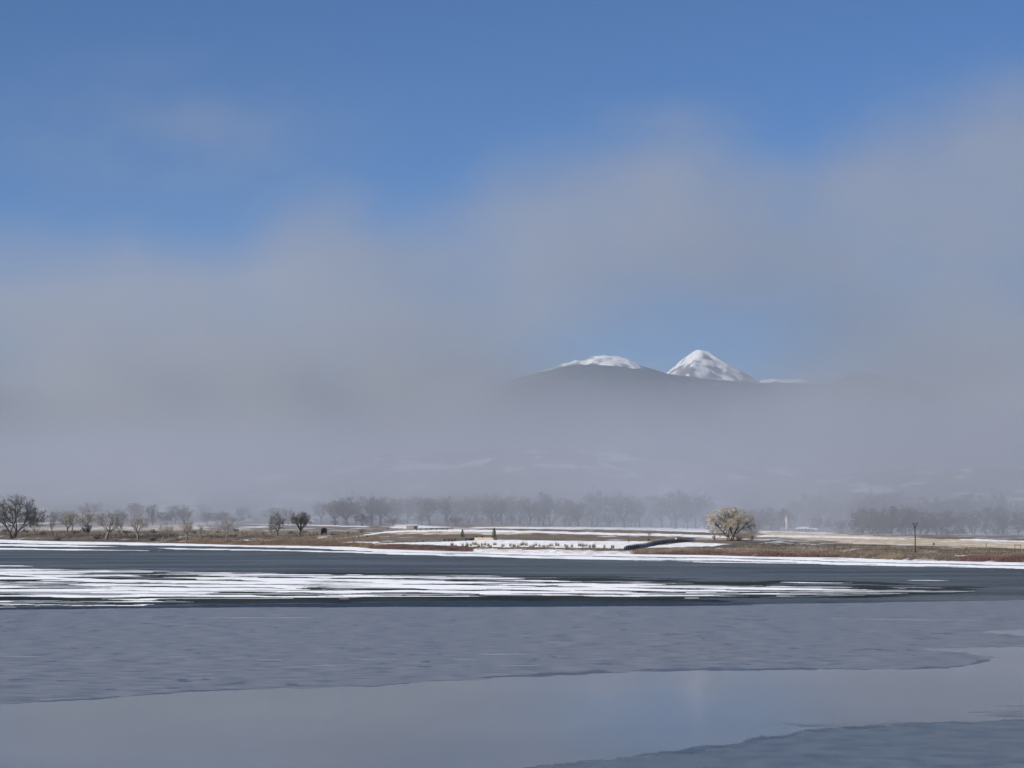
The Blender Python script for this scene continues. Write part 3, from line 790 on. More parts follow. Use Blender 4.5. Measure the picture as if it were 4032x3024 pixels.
def grow_tree(seed, H, W, fork=0.22, limbs=6, sub=(5, 5), twigs=9, twig_len=1.5, twig_w=0.05, lean=0.0, up=0.25, droop=0.0, trunk_r=None, stems=1, crown_bias=0.55, spread=(0.45, 1.0), dome=0.0):
    """bare tree about H tall and W wide: (trunk MB, crown verts, crown tris)"""
    rd = random.Random(seed)
    tr = MB(); cv, cf = [], []
    r0 = trunk_r or H * 0.028
    def path(p, d, L, n, wander, trop):
        pts = [p.copy()]
        for i in range(n):
            d = (d + Vector((rd.gauss(0, wander), rd.gauss(0, wander), rd.gauss(0, wander) + trop))).normalized()
            p = p + d * (L / n); pts.append(p.copy())
        return pts, d
    def inside(p):
        return (p.x / (W * 0.52)) ** 2 + (p.y / (W * 0.52)) ** 2 < 1.15 and p.z < H * 1.0
    def twig(p, d):
        L = twig_len * rd.uniform(0.5, 1.25)
        d = (d + Vector((rd.gauss(0, .5), rd.gauss(0, .5), rd.gauss(0, .35) + 0.12 - droop))).normalized()
        q = p + d * L
        sdv = d.cross(Vector((rd.gauss(0, 1), rd.gauss(0, 1), rd.gauss(0, 1)))).normalized() * twig_w * rd.uniform(.6, 1.3)
        m_ = p + d * L * .5 + Vector((0, 0, -droop * L * .12))
        q = q + Vector((0, 0, -droop * L * .45))
        n = len(cv)
        cv.extend([p - sdv, p + sdv, m_ + sdv * .8, m_ - sdv * .8, q])
        cf.extend([(n, n + 1, n + 2, n + 3), (n + 3, n + 2, n + 4, n + 4)])
        # side shoots
        for s_ in (0, 1):
            b = p + (q - p) * rd.uniform(.25, .8)
            e = b + rot_away(d, rd.uniform(.5, .9), rd.uniform(0, 6.28)) * L * .45 + Vector((0, 0, -droop * L * .3))
            n = len(cv)
            cv.extend([b - sdv * .6, b + sdv * .6, e])
            cf.append((n, n + 1, n + 2, n + 2))
    tips = []
    for st in range(stems):
        az = 6.283 * st / max(stems, 1) + rd.uniform(0, 1)
        d0 = Vector((lean, 0, 1)) if stems == 1 else Vector((math.cos(az) * .35 + lean, math.sin(az) * .35, 1))
        base = Vector((0, 0, -0.6)) if stems == 1 else Vector((math.cos(az) * r0 * .7, math.sin(az) * r0 * .7, -0.6))
        tp, td = path(base, d0.normalized(), H * (fork + .02) + .6, 4, 0.05, 0)
        rs = [r0 * (1.25 - 0.4 * i / 4) / (stems ** .4) for i in range(5)]
        tr.tube(tp, rs, 7)
        nl = max(2, limbs // stems)
        for k in range(nl):
            az2 = 2 * math.pi * (k + rd.uniform(-.3, .3)) / nl + seed
            ang = rd.uniform(*spread) * (0.55 if k == 0 else 1.0)
            d = rot_away(td, ang, az2)
            L1 = rd.uniform(.8, 1.05) * math.hypot(H * (1 - fork) * max(.35, math.cos(ang)), W * .5 * math.sin(ang)) * .92
            p1, d1 = path(tp[-1] + (tp[-2] - tp[-1]) * rd.uniform(0, .8), d, L1, 6, .13, up * .22)
            ra = rs[-1] * rd.uniform(.5, .72)
            rr = [ra * (1 - .8 * i / 6) for i in range(7)]
            tr.tube(p1, rr, 5)
            for j in range(sub[0]):
                f = crown_bias * .5 + (1 - crown_bias * .5) * (j + rd.random()) / sub[0]
                i = min(5, int(f * 6)); b = p1[i].lerp(p1[i + 1], f * 6 - i)
                d2 = rot_away((p1[i + 1] - p1[i]).normalized(), rd.uniform(.45, 1.0), rd.uniform(0, 6.28))
                L2 = L1 * rd.uniform(.32, .55)
                p2, _ = path(b, d2, L2, 4, .18, up * .15 - droop * .12)
                rb = max(rr[i] * .55, .03)
                tr.tube(p2, [rb * (1 - .75 * q / 4) for q in range(5)], 4)
                for q in range(sub[1]):
                    f2 = .2 + .8 * (q + rd.random()) / sub[1]
                    i2 = min(3, int(f2 * 4)); b2 = p2[i2].lerp(p2[i2 + 1], f2 * 4 - i2)
                    d3 = rot_away((p2[i2 + 1] - p2[i2]).normalized(), rd.uniform(.4, 1.0), rd.uniform(0, 6.28))
                    p3, d3b = path(b2, d3, L2 * rd.uniform(.35, .6), 3, .2, up * .12 - droop * .25)
                    tr.tube(p3, [max(rb * .4, .016) * (1 - .6 * g / 3) for g in range(4)], 3)
                    for g in range(twigs):
                        w = rd.random() * 3; ii = min(2, int(w))
                        twig(p3[ii].lerp(p3[ii + 1], w - ii), (p3[ii + 1] - p3[ii]).normalized())
    # scale to the asked size
    zs = [v.z for v in cv] or [H]; xs_ = sorted(abs(v.x) for v in cv) or [W / 2]
    zs.sort()
    sz = H / zs[int(len(zs) * .98) - 1]; sx = (W / 2) / xs_[int(len(xs_) * .90) - 1]
    tr.v = [(v[0] * sx if v[2] > 0 else v[0], v[1] * sx if v[2] > 0 else v[1], v[2] * sz) for v in tr.v]
    cv = [(v.x * sx, v.y * sx, v.z * sz) for v in cv]
    if dome:                    # keep the outline a ragged dome
        zc, rz_ = H * dome, H * (1 - dome)
        def rnd(v):
            x_, y_, z_ = v
            q = math.sqrt((x_ / (W / 2)) ** 2 + (y_ / (W / 2)) ** 2 + (((z_ - zc) / rz_) ** 2 if z_ > zc else ((z_ - zc) / (zc * .98)) ** 2))
            if q <= 0.92 or z_ < H * .06: return v
            f = (0.92 + 0.25 * (q - 0.92)) / q
            return (x_ * f, y_ * f, zc + (z_ - zc) * f)
        cv = [rnd(v) for v in cv]; tr.v = [rnd(v) for v in tr.v]
    return tr, cv, cf

class Proto:
    """mesh data of one kind of plant, shared by its copies"""
    def __init__(s, H, W, parts): s.H, s.W, s.parts = H, W, parts

def tree_proto(kind, bark, twig, H, W, **kw):
    tr, cv, cf = grow_tree(H=H, W=W, **kw)
    a = bpy.data.meshes.new(kind + '_trunk'); a.from_pydata(tr.v, [], tr.f); a.materials.append(bark); a.polygons.foreach_set('use_smooth', [True] * len(a.polygons))
    cf = [f if f[2] != f[3] else f[:3] for f in cf]
    b = bpy.data.meshes.new(kind + '_crown'); b.from_pydata(cv, [], cf); b.materials.append(twig)
    a.update(); b.update()
    return Proto(H, W, [('trunk', a), ('crown', b)])

def shrub_proto(seed, H, W, n, mat, tw=0.04, upright=0.5):
    rd = random.Random(seed); st = MB(); cv, cf = [], []
    for i in range(max(9, n // 26)):
        a = rd.uniform(0, 6.28); e = rd.uniform(.1, 1.0)
        tip = Vector((math.cos(a) * W * .46 * e, math.sin(a) * W * .46 * e, H * (1 - .55 * e * e) * rd.uniform(.7, 1.0)))
        p0 = Vector((math.cos(a) * W * .08 * e, math.sin(a) * W * .08 * e, -.15))
        mid = p0.lerp(tip, .5) + Vector((0, 0, H * .1))
        st.tube([p0, mid, tip], [.045, .03, .012], 3)
        for j in range(26):
            f = rd.uniform(.15, 1); p = p0.lerp(mid, f * 2) if f < .5 else mid.lerp(tip, f * 2 - 1)
            d = Vector((rd.gauss(0, .6), rd.gauss(0, .6), rd.gauss(upright, .45))).normalized()
            L = H * rd.uniform(.12, .3); q = p + d * L
            if q.z < .02: q.z = .02
            sd = d.cross(Vector((rd.gauss(0, 1), rd.gauss(0, 1), rd.gauss(0, 1)))).normalized() * tw
            k_ = len(cv); cv.extend([tuple(p - sd), tuple(p + sd), tuple(q)]); cf.append((k_, k_ + 1, k_ + 2))
    a = bpy.data.meshes.new('shrub_stems'); a.from_pydata(st.v, [], st.f); a.materials.append(mat); a.update()
    b = bpy.data.meshes.new('shrub_twigs'); b.from_pydata(cv, [], cf); b.materials.append(mat); b.update()
    return Proto(H, W, [('stem', a), ('twigs', b)])

def pine_proto(seed, H, W, clumps=46, per=46):
    rd = random.Random(seed); st = MB()
    st.tube([(0, 0, -.2), (W * .02, 0, H * .5), (-W * .01, 0, H * .97)], [H * .03, H * .018, H * .005], 6)
    cv, cf = [], []; br = MB()
    for c_ in range(clumps):
        f = (c_ + .5) / clumps
        z_ = H * (.16 + .82 * f); rad = W * .5 * (1.02 - f) ** .65 * rd.uniform(.45, 1.1); a = c_ * 2.4 + rd.uniform(-.5, .5)
        p = Vector((math.cos(a) * rad * .8, math.sin(a) * rad * .8, z_ + rd.uniform(-.03, .05) * H))
        br.tube([(0, 0, z_ - rad * .15), tuple(p)], [H * .008, H * .003], 3)
        for j in range(per):
            q = p + Vector((rd.gauss(0, .10), rd.gauss(0, .10), rd.gauss(0, .055))) * W * .62
            d = Vector((rd.gauss(0, 1) + math.cos(a) * .5, rd.gauss(0, 1) + math.sin(a) * .5, rd.gauss(.25, .6))).normalized() * H * .055
            s_ = d.cross(Vector((rd.gauss(0, 1), rd.gauss(0, 1), rd.gauss(0, 1)))).normalized() * H * .010
            n = len(cv); cv.extend([tuple(q - s_), tuple(q + s_), tuple(q + d)]); cf.append((n, n + 1, n + 2))
    a = bpy.data.meshes.new('pine_trunk'); a.from_pydata(st.v, [], st.f); a.materials.append(BARK); a.update()
    b = bpy.data.meshes.new('pine_crown'); b.from_pydata(cv, [], cf); b.materials.append(NEEDLE); b.update()
    c = bpy.data.meshes.new('pine_branches'); c.from_pydata(br.v, [], br.f); c.materials.append(BARK); c.update()
    return Proto(H, W, [('trunk', a), ('crown', b), ('branches', c)])

def reed_proto(seed, H, W, n, mat, blade=0.06):
    rd = random.Random(seed); cv, cf = [], []; dv, df = [], []
    for i in range(n):
        a = rd.uniform(0, 6.28); r = W * .5 * rd.random() ** .6
        p = Vector((math.cos(a) * r, math.sin(a) * r * .6, -.05)); L = H * rd.uniform(.55, 1.05)
        q = p + Vector((rd.gauss(0, .10) * H, rd.gauss(0, .10) * H, L))
        t_ = rd.uniform(0, 3.14); s_ = Vector((math.cos(t_), math.sin(t_), 0)) * blade
        k_ = len(cv); cv.extend([tuple(p - s_), tuple(p + s_), tuple(p.lerp(q, .6) + s_ * .8), tuple(p.lerp(q, .6) - s_ * .8), tuple(q)])
        cf.extend([(k_, k_ + 1, k_ + 2, k_ + 3), (k_ + 3, k_ + 2, k_ + 4)])
        if i % 5 == 0:
            m0 = MB().tube([tuple(q), tuple(q + Vector((0, 0, .16)))], [.03, .03], 4)
            b = len(dv); dv.extend(m0.v); df.extend([tuple(b + e for e in f) for f in m0.f])
    a = bpy.data.meshes.new('reed_blades'); a.from_pydata(cv, [], cf); a.materials.append(mat); a.update()
    b = bpy.data.meshes.new('reed_heads'); b.from_pydata(dv, [], df); b.materials.append(GRASS_BROWN); b.update()
    return Proto(H, W, [('blades', a), ('seed_heads', b)])

def plant(name, proto, loc, H, W=None, rz=0.0, label='', cat='tree', group=None):
    """a copy of a proto: an Empty at its foot with its own parts (mesh data shared)"""
    e = empty(name, loc, rz)
    sz = H / proto.H; sx = (W / proto.W) if W else sz
    e.scale = (sx, sx, sz)
    for pn, me in proto.parts:
        o = bpy.data.objects.new(pn, me); COL.objects.link(o); o.parent = e
        if pn in ('seed_heads', 'blades', 'twigs', 'crown', 'branches'): o['kind'] = 'stuff'
    return tag(e, label, cat, group)

P_BIG = tree_proto('cottonwood', BARK_DARK, TWIG, 27.5, 28, seed=3, fork=.13, limbs=9, sub=(8, 7), twigs=16, twig_len=1.9, twig_w=.042, stems=2, up=.25, trunk_r=1.05, spread=(.3, 1.1), dome=.52)
P_DENSE = tree_proto('thicket_tree', BARK_DARK, TWIG_DARK, 13, 9, seed=5, fork=.08, limbs=8, sub=(5, 5), twigs=16, twig_len=1.3, twig_w=.05, up=.6, stems=3, spread=(.15, .6))
P_OPEN = [tree_proto('open_tree', BARK_TAN, TWIG_TAN, 15, 10, seed=11 + i, fork=.28, limbs=6, sub=(5, 5), twigs=7, twig_len=1.7, twig_w=.026, up=.45, spread=(.25, .75), dome=.6) for i in range(3)]
P_ROUND = [tree_proto('round_tree', BARK_DARK, TWIG, 14, 11.5, seed=21 + i, fork=.2, limbs=8, sub=(6, 6), twigs=11, twig_len=1.5, twig_w=.032, up=.35, stems=1 + i % 2, spread=(.3, .85), dome=.55) for i in range(2)]
P_GROVE = [tree_proto('grove_tree', BARK_DARK, TWIG, 21, 14 + 2 * (i % 3), seed=31 + i, fork=.2 + .04 * (i % 3), limbs=8, sub=(6, 6), twigs=11, twig_len=2.2, twig_w=.043, up=.4, lean=.12 * (i % 3 - 1), stems=1 + (i == 2), spread=(.25, .8), dome=(.6 if i in (1, 3) else 0)) for i in range(5)]
P_LOW = [tree_proto('low_tree', BARK, TWIG, 15, 17, seed=41 + i, fork=.12, limbs=9, sub=(6, 6), twigs=12, twig_len=1.9, twig_w=.05, up=.25, droop=.25, stems=2, spread=(.45, 1.1), dome=.5) for i in range(3)]
P_WILLOW = tree_proto('willow', BARK_DARK, TWIG_WILLOW, 16, 24, seed=53, fork=.12, limbs=11, sub=(8, 6), twigs=19, twig_len=1.8, twig_w=.03, up=.3, droop=.3, stems=2, trunk_r=.8, spread=(.3, 1.25), dome=.42)
P_PALE = tree_proto('pale_tree', BARK_PALE, TWIG, 12, 4.5, seed=61, fork=.55, limbs=4, sub=(3, 3), twigs=3, twig_len=1.0, twig_w=.035, up=.8, lean=-.15, trunk_r=.3, spread=(.15, .5))
P_SHRUB = [shrub_proto(71 + i, 2.4, 5.0, 520, SHRUB_DARK, .05) for i in range(2)]
P_SHRUB_TAN = [shrub_proto(75 + i, 2.4, 3.6, 420, TWIG_TAN, .035, .8) for i in range(2)]
P_REED = [reed_proto(81 + i, 1.7, 1.5 + .5 * i, 60, STRAW, .07) for i in range(3)]
P_PINE = [pine_proto(91 + i, 5.0, 3.0) for i in range(2)]

def tree_at(name, proto, px, base, top, label, cat='tree', group=None, wpx=None, Y=None, seed=0):
    p = on_ground(px, Y) if Y else ground_at(px, base)
    s_ = mpp(p.y)
    b = project(p.x, p.y, p.z)[1]
    H = (b - top) * s_
    return plant(name, proto, p, H, wpx * s_ if wpx else None, (seed * 2.399) % 6.28, label, cat, group)

# left shore
tree_at('cottonwood', P_BIG, 50, 2120, 1942, 'huge dark spreading bare cottonwood on the snowy left shore', wpx=204)
tree_at('bare_tree', P_DENSE, 140, 2104, 2012, 'dark dense many-stemmed bare tree just right of the huge cottonwood', wpx=64, seed=1)
LEFT = [(205, 2104, 2042, 34, 'thin bare sapling right of the dense dark tree on the left shore'),
        (263, 2104, 2008, 62, 'bare tree with a slanting trunk, first of the pale trees right of the cottonwood'),
        (284, 2090, 2012, 64, 'faint bare tree standing just behind the one with the slanting trunk'),
        (345, 2104, 2006, 84, 'pale bare tree rising out of the dark domed shrub on the left shore'),
        (418, 2124, 2008, 92, 'wide pale bare tree standing close to the water right of the domed shrub'),
        (468, 2120, 2042, 40, 'slim low bare tree between two wide pale trees on the left shore'),
        (545, 2129, 2020, 86, 'pale round-topped bare tree at the water edge, last wide one of the left row'),
        (641, 2130, 2058, 44, 'small bare tree near the snowy spit on the left shore, left one of two'),
        (668, 2131, 2062, 40, 'small bare tree near the snowy spit on the left shore, right one of two'),
        (735, 2128, 2040, 70, 'thin bushy bare tree above the snowy spit on the left shore'),
        (790, 2124, 2060, 36, 'slender bare sapling right of the snowy spit'),
        (893, 2132, 2032, 66, 'pale bare tree standing alone above the rust reeds'),
        (955, 2131, 2082, 26, 'tiny bare sapling just right of the lone pale tree above the reeds')]
for i, (px, b, tp, w, lab) in enumerate(LEFT):
    tree_at('bare_tree', P_OPEN[i % 3], px, b, tp, lab, group='bare trees along the left shore', wpx=w, seed=i + 2)
tree_at('bare_tree', P_ROUND[1], 1096, 2111, 2014, 'dark bare tree with a forked V trunk, left one of the pair near the shed', group='pair of bare trees near the shed', wpx=84, seed=3)
tree_at('bare_tree', P_ROUND[0], 1180, 2110, 2010, 'dark rounded bare tree, right one of the pair near the shed', group='pair of bare trees near the shed', wpx=84, seed=9)
tree_at('bare_tree', P_OPEN[1], 1066, 2109, 2066, 'small leaning bare tree at the foot of the forked tree', wpx=34, seed=4)
tree_at('willow_tree', P_WILLOW, 2876, 2129, 1992, 'broad yellowish bare willow right of the curved wall', wpx=206, seed=0)
tree_at('bare_tree', P_OPEN[2], 2556, 2127, 2082, 'thin bare sapling in the field behind the curved wall', wpx=26, seed=6)

# grove and woods in the fog
ORD = ['first', 'second', 'third', 'fourth', 'fifth', 'sixth', 'seventh', 'eighth', 'ninth', 'tenth', 'eleventh', 'twelfth', 'thirteenth', 'fourteenth', 'fifteenth', 'sixteenth', 'seventeenth', 'eighteenth',
       'nineteenth', 'twentieth', 'twenty-first', 'twenty-second', 'twenty-third', 'twenty-fourth']
def row(n, x0, x1, y0, y1, top0, top1, protos, label, group, seed, name='bare_tree', w=(0.7, 1.0)):
    rd = random.Random(seed)
    for i, px in enumerate(sorted(x0 + (x1 - x0) * (i + .5 + rd.uniform(-.4, .4)) / n for i in range(n))):
        Y = rd.uniform(y0, y1); tp = rd.uniform(top0, top1)
        pr = protos[rd.randrange(len(protos))]
        p = on_ground(px, Y); b = project(p.x, p.y, p.z)[1]
        hpx = b - tp
        tree_at(name, pr, px, None, tp, label + ', ' + ORD[i] + ' from left', 'tree', group, wpx=hpx * pr.W / pr.H * rd.uniform(*w), Y=Y, seed=rd.random() * 50)
GW = (0.75, 1.6)
row(18, 110, 1290, 1560, 1720, 2014, 2046, [P_DENSE], 'low faint bare thicket tree in fog behind the left shore', 'faint thicket behind the left shore', 18, w=(1.4, 2.4))
row(22, 120, 1290, 1560, 1800, 1975, 2022, P_GROVE, 'faint bare tree lost in fog behind the left shore fields', 'faint trees behind the left fields', 1, w=GW)
row(9, 1290, 1620, 1430, 1600, 1945, 1990, P_GROVE, 'bare grey tree in the foggy grove above the small tan building', 'grove above the small tan building', 2, w=GW)
row(10, 1620, 1960, 1430, 1600, 1940, 1985, P_GROVE, 'bare grey tree in the foggy grove above the long railing', 'grove above the railing', 22, w=GW)
row(14, 1330, 1960, 1640, 1760, 1942, 1975, P_GROVE, 'faint tree at the back of the grove above the railing', 'back of the grove above the railing', 12, w=GW)
row(13, 1965, 2400, 1400, 1540, 1930, 1985, P_GROVE, 'bare grey tree in the foggy grove above the cattail marsh', 'grove above the cattail marsh', 3, w=GW)
row(11, 2400, 2790, 1380, 1540, 1935, 1985, P_GROVE, 'bare grey tree in the foggy grove above the curved wall', 'grove left of the willow', 33, w=GW)
row(16, 1980, 2780, 1600, 1740, 1945, 1985, P_GROVE, 'faint tree at the back of the grove left of the willow', 'back of the grove left of the willow', 13, w=GW)
row(7, 2920, 3070, 1280, 1460, 1970, 2010, P_LOW + P_GROVE[:2], 'bare tree in fog between the willow and the pale trunk', 'trees right behind the willow', 4, w=GW)
row(11, 3110, 3420, 1440, 1600, 1950, 1990, P_GROVE, 'faint bare tree in fog behind the snow-roofed house', 'trees behind the snow-roofed house', 5, w=GW)
row(7, 3370, 3600, 1180, 1280, 1975, 2030, P_LOW, 'bare low-branched tree behind the tan field, left of the pole', 'low trees left of the utility pole', 6, w=(1.0, 1.3))
row(9, 3610, 4070, 1180, 1280, 1975, 2030, P_LOW, 'bare low-branched tree behind the tan field, right of the pole', 'low trees right of the utility pole', 66, w=(1.0, 1.3))
row(18, 3380, 4090, 1380, 1540, 1940, 1985, P_GROVE, 'faint tall bare tree behind the low row at the right', 'tall faint trees at the right', 7, w=GW)
row(22, 1300, 2800, 1430, 1540, 2020, 2050, [P_DENSE], 'small thick bare undergrowth tree below the foggy grove', 'undergrowth of the grove', 8, w=(1.3, 2.2))
row(10, 2950, 3600, 1330, 1450, 2030, 2058, [P_DENSE], 'small thick bare undergrowth tree near the snow-roofed house', 'undergrowth near the house', 9, w=(1.3, 2.2))
for px, Y, tp, lab in ((3162, 1600, 1950, 'faint dark conifer peeking above the bare trees behind the house'), (3940, 1500, 1948, 'faint pointed conifer above the bare trees at the far right')):
    tree_at('conifer_tree', P_PINE[0], px, None, tp, lab, wpx=52, Y=Y, seed=1)
for px, b, tp, w, lab in ((1766, 2066, 2040, 12, 'thin white leaning dead trunk in the grove above the railing'), (2338, 2077, 2040, 14, 'thin white bare trunk at the edge of the grove left of the willow'),
                          (2022, 2071, 2048, 10, 'short white trunk in the grove right of the taller pine'), (3692, 2116, 2076, 14, 'thin white bare trunk among the low trees right of the utility pole')):
    p = ground_at(px, b); tree_at('pale_tree', P_PALE, px, None, tp, lab, wpx=w, Y=min(p.y, 1450), seed=px)
# the stout pale trunk beside the house
p = on_ground(3096, 1262); s_ = mpp(p.y)
t0 = empty('pale_tree', p)
rdm = random.Random(4); hh = 62 * s_
tb = MB(); n_ = 12
tb.tube([(rdm.gauss(0, .12), 0, -.3 + hh * i / n_) for i in range(n_ + 1)], [(.55 + .35 * math.sin(i * .9) ** 2 + rdm.uniform(-.1, .25)) * (1.0 if i > 2 else .6) for i in range(n_ + 1)], 9)
tb.build('trunk', BARK_PALE, t0, True)
sb = MB()
for i in range(9):
    a = rdm.uniform(0, 6.28); z_ = hh * rdm.uniform(.3, .98); L = rdm.uniform(.6, 1.6)
    sb.tube([(0, 0, z_), (math.cos(a) * L * .6, math.sin(a) * L * .6, z_ + .5), (math.cos(a) * L, math.sin(a) * L, z_ + 1.1)], [.14, .09, .04], 5)
tag(sb.build('branch_stubs', BARK, t0), kind='stuff')
tag(t0, 'stout whitish tree trunk standing left of the snow-roofed house', 'tree trunk')

# small pines beside the tan wall
tree_at('pine_tree', P_PINE[0], 1821, 2120, 2087, 'small dark pine left of the tan wall', group='small pines by the tan wall', wpx=22, seed=1)
tree_at('pine_tree', P_PINE[1], 1946, 2126, 2081, 'taller small pine at the right end of the tan wall', group='small pines by the tan wall', wpx=26, seed=2)

# shrubs
SHR = [(345, 2104, 80, 42, 0, 'dark domed shrub under the pale trees on the left shore'), (300, 2104, 60, 18, 0, 'low dark shrub left of the domed shrub'), (98, 2102, 44, 22, 0, 'dark shrub between the cottonwood and the dense dark tree'),
       (20, 2100, 40, 22, 0, 'dark shrub left of the cottonwood trunk at the photo edge'), (172, 2103, 40, 12, 0, 'low dark shrub right of the dense dark tree'), (500, 2106, 60, 20, 0, 'low dark shrub between the wide pale trees'),
       (603, 2105, 46, 24, 0, 'dark shrub beyond the last wide pale tree'), (766, 2106, 40, 20, 0, 'dark shrub above the snowy spit'), (862, 2102, 36, 16, 0, 'small dark shrub left of the lone pale tree'),
       (926, 2098, 36, 20, 0, 'round dark shrub right behind the lone pale tree'), (925, 2114, 30, 10, 0, 'low dark shrub below the round dark shrub'), (1200, 2104, 56, 20, 0, 'dark shrub right of the rounded bare tree'),
       (1150, 2106, 40, 16, 0, 'low dark shrub between the pair of bare trees'), (1248, 2107, 16, 9, 0, 'dark shrub beside the left wall of the shed'), (1306, 2106, 18, 8, 0, 'dark shrub beside the right wall of the shed'),
       (1370, 2106, 44, 16, 1, 'tan shrub in the field right of the shed'), (1425, 2098, 40, 18, 1, 'tan shrub near the small fence right of the shed'),
       (810, 2138, 44, 20, 1, 'tan bush on the bank below the slender sapling'), (690, 2128, 50, 22, 1, 'tan bush beside the snowy spit'), (240, 2120, 70, 18, 1, 'tan bush on the bank below the slanting tree'),
       (380, 2124, 60, 16, 0, 'low dark bush on the bank below the domed shrub'), (600, 2130, 70, 14, 0, 'low dark bush on the bank right of the last wide tree'), (230, 2130, 56, 14, 0, 'low dark bush close to the left snow strip'),
       (1876, 2118, 13, 9, 0, 'small round dark shrub above the left end of the tan wall'), (1898, 2118, 16, 11, 0, 'larger round dark shrub above the tan wall'), (1953, 2127, 26, 5, 0, 'flat dark shrub at the foot of the taller pine'),
       (2554, 2128, 14, 10, 0, 'small dark shrub at the foot of the thin sapling'), (1795, 2153, 16, 9, 0, 'small dark reddish bush at the edge of the marsh snow'), (1886, 2155, 10, 6, 0, 'tiny dark bush among the cattails'),
       (2900, 2130, 120, 18, 1, 'tangle of tan brush under the willow'), (2960, 2128, 60, 26, 1, 'tan bush at the right side of the willow'), (2815, 2128, 50, 20, 1, 'pale bush at the left side of the willow')]
for i, (px, b, w, h, kd, lab) in enumerate(SHR):
    p = ground_at(px, b); s_ = mpp(p.y)
    plant('shrub', (P_SHRUB_TAN if kd else P_SHRUB)[i % 2], p, h * s_, w * s_, i * 1.7, lab, 'shrub', 'shrubs on the far shore')

# cattail clumps standing in the marsh snow
rd = random.Random(12)
CT = [(1780, 2147), (1793, 2151), (1822, 2150), (1838, 2152), (1840, 2146), (1853, 2147), (1862, 2143), (1872, 2144), (1884, 2150), (1898, 2149), (1910, 2145), (1922, 2148), (1930, 2153), (1948, 2144), (1980, 2150), (2010, 2149), (2024, 2151), (2040, 2154),
      (2050, 2146), (2058, 2144), (2072, 2146), (2088, 2155), (2100, 2154), (2110, 2146), (2124, 2150), (2140, 2152), (2156, 2153), (2170, 2149), (2190, 2147), (2198, 2148), (2225, 2150), (2232, 2153), (2252, 2152), (2284, 2148), (2294, 2151), (2306, 2149), (2322, 2154), (2338, 2153), (2380, 2155), (2412, 2155)]
cnt_ = {}
for i, (px, b) in enumerate(sorted(CT)):
    p = ground_at(px, b + 3); s_ = mpp(p.y); w = rd.uniform(12, 20); h = rd.uniform(11, 17)
    part_ = 'left part' if px < 1960 else 'middle part' if px < 2200 else 'right part'
    cnt_[part_] = cnt_.get(part_, -1) + 1
    plant('cattail_clump', P_REED[i % 3], p, h * s_, w * s_, rd.uniform(0, 6), 'straw-coloured cattail clump in marsh snow, ' + part_ + ', ' + ORD[cnt_[part_]] + ' from left', 'reeds', 'cattails in the marsh snow, ' + part_)

# dry grass and reeds on the banks: nobody could count these
def grass(name, bands, n, h, blade, mat, label, seed):
    g = np.random.default_rng(seed)
    P = []
    per = n // len(bands)
    for band in bands:
        b = np.array(band, float)
        px = g.uniform(b[0, 0], b[-1, 0], per); f = g.uniform(0, 1, per)
        py = np.interp(px, b[:, 0], b[:, 1]) * (1 - f) + np.interp(px, b[:, 0], b[:, 2]) * f
        # solve for the land under each line of sight, all at once
        ax = (px - 2016) / F; bb = (1512 - py) / F
        dy = CP - bb * SP; dz = SP + bb * CP
        lo = np.full(per, 0.0); hi = np.full(per, 0.0); done = np.zeros(per, bool)
        gap = lambda Yt: terrain(Yt * ax / dy, Yt) - (CAM_H + Yt * dz / dy)
        for Yt in np.arange(560, 1760, 24.0):
            Ya = np.full(per, Yt)
            hit = ~done & (gap(Ya) >= 0) & (Ya > shore_y(Ya * ax / dy))
            hi[hit] = Yt; lo[hit] = Yt - 24; done |= hit
        for _ in range(4):
            mid = (lo + hi) / 2; up_ = gap(mid) >= 0
            hi = np.where(up_, mid, hi); lo = np.where(up_, lo, mid)
        Yv = hi
        Yv = Yv[done] + g.uniform(-1.5, 1.5, done.sum()); X_ = Yv * ax[done] / dy[done]
        clump = fbm(X_ / 6, Yv / 6, 3, seed)
        keep = g.random(len(X_)) < smooth(.3, .62, clump)
        P.append(np.stack([X_[keep], Yv[keep], terrain(X_[keep], Yv[keep])], 1))
    P = np.concatenate(P); m_ = len(P)
    V = []; k_ = 3
    for j in range(k_):
        a = g.uniform(0, 6.28, m_); hh_ = h * g.uniform(.5, 1.2, m_)
        off = np.stack([g.normal(0, .35, m_), g.normal(0, .35, m_), np.full(m_, -.05)], 1)
        s2 = np.stack([np.cos(a), np.sin(a), np.zeros(m_)], 1) * blade
        tip = np.stack([g.normal(0, .22, m_) * hh_, g.normal(0, .22, m_) * hh_, hh_], 1)
        V.append(np.stack([P + off - s2, P + off + s2, P + off + tip], 1))
    V = np.concatenate(V).reshape(-1, 3)
    o = np_mesh(name, V, np.arange(len(V)).reshape(-1, 3), mat)
    tag(o, label, kind='stuff')
grass('rust_reeds', [[(690, 2136, 2142), (1000, 2132, 2149), (1400, 2134, 2154)], [(780, 2132, 2146), (1100, 2130, 2150), (1470, 2142, 2157)]], 14000, .9, .07, GRASS_RUST, 'rust-brown reeds along the left shore', 1)
grass('red_stems', [[(1458, 2158, 2162), (1500, 2151, 2168), (1620, 2147, 2168), (1720, 2152, 2170), (1860, 2160, 2171)], [(2500, 2172, 2184), (2700, 2174, 2188), (3000, 2177, 2193), (3300, 2188, 2197)], [(3780, 2202, 2214), (3880, 2195, 2214), (4060, 2192, 2217)]], 15000, .9, .06, GRASS_RED, 'dark red willow stems along the water edge', 2)
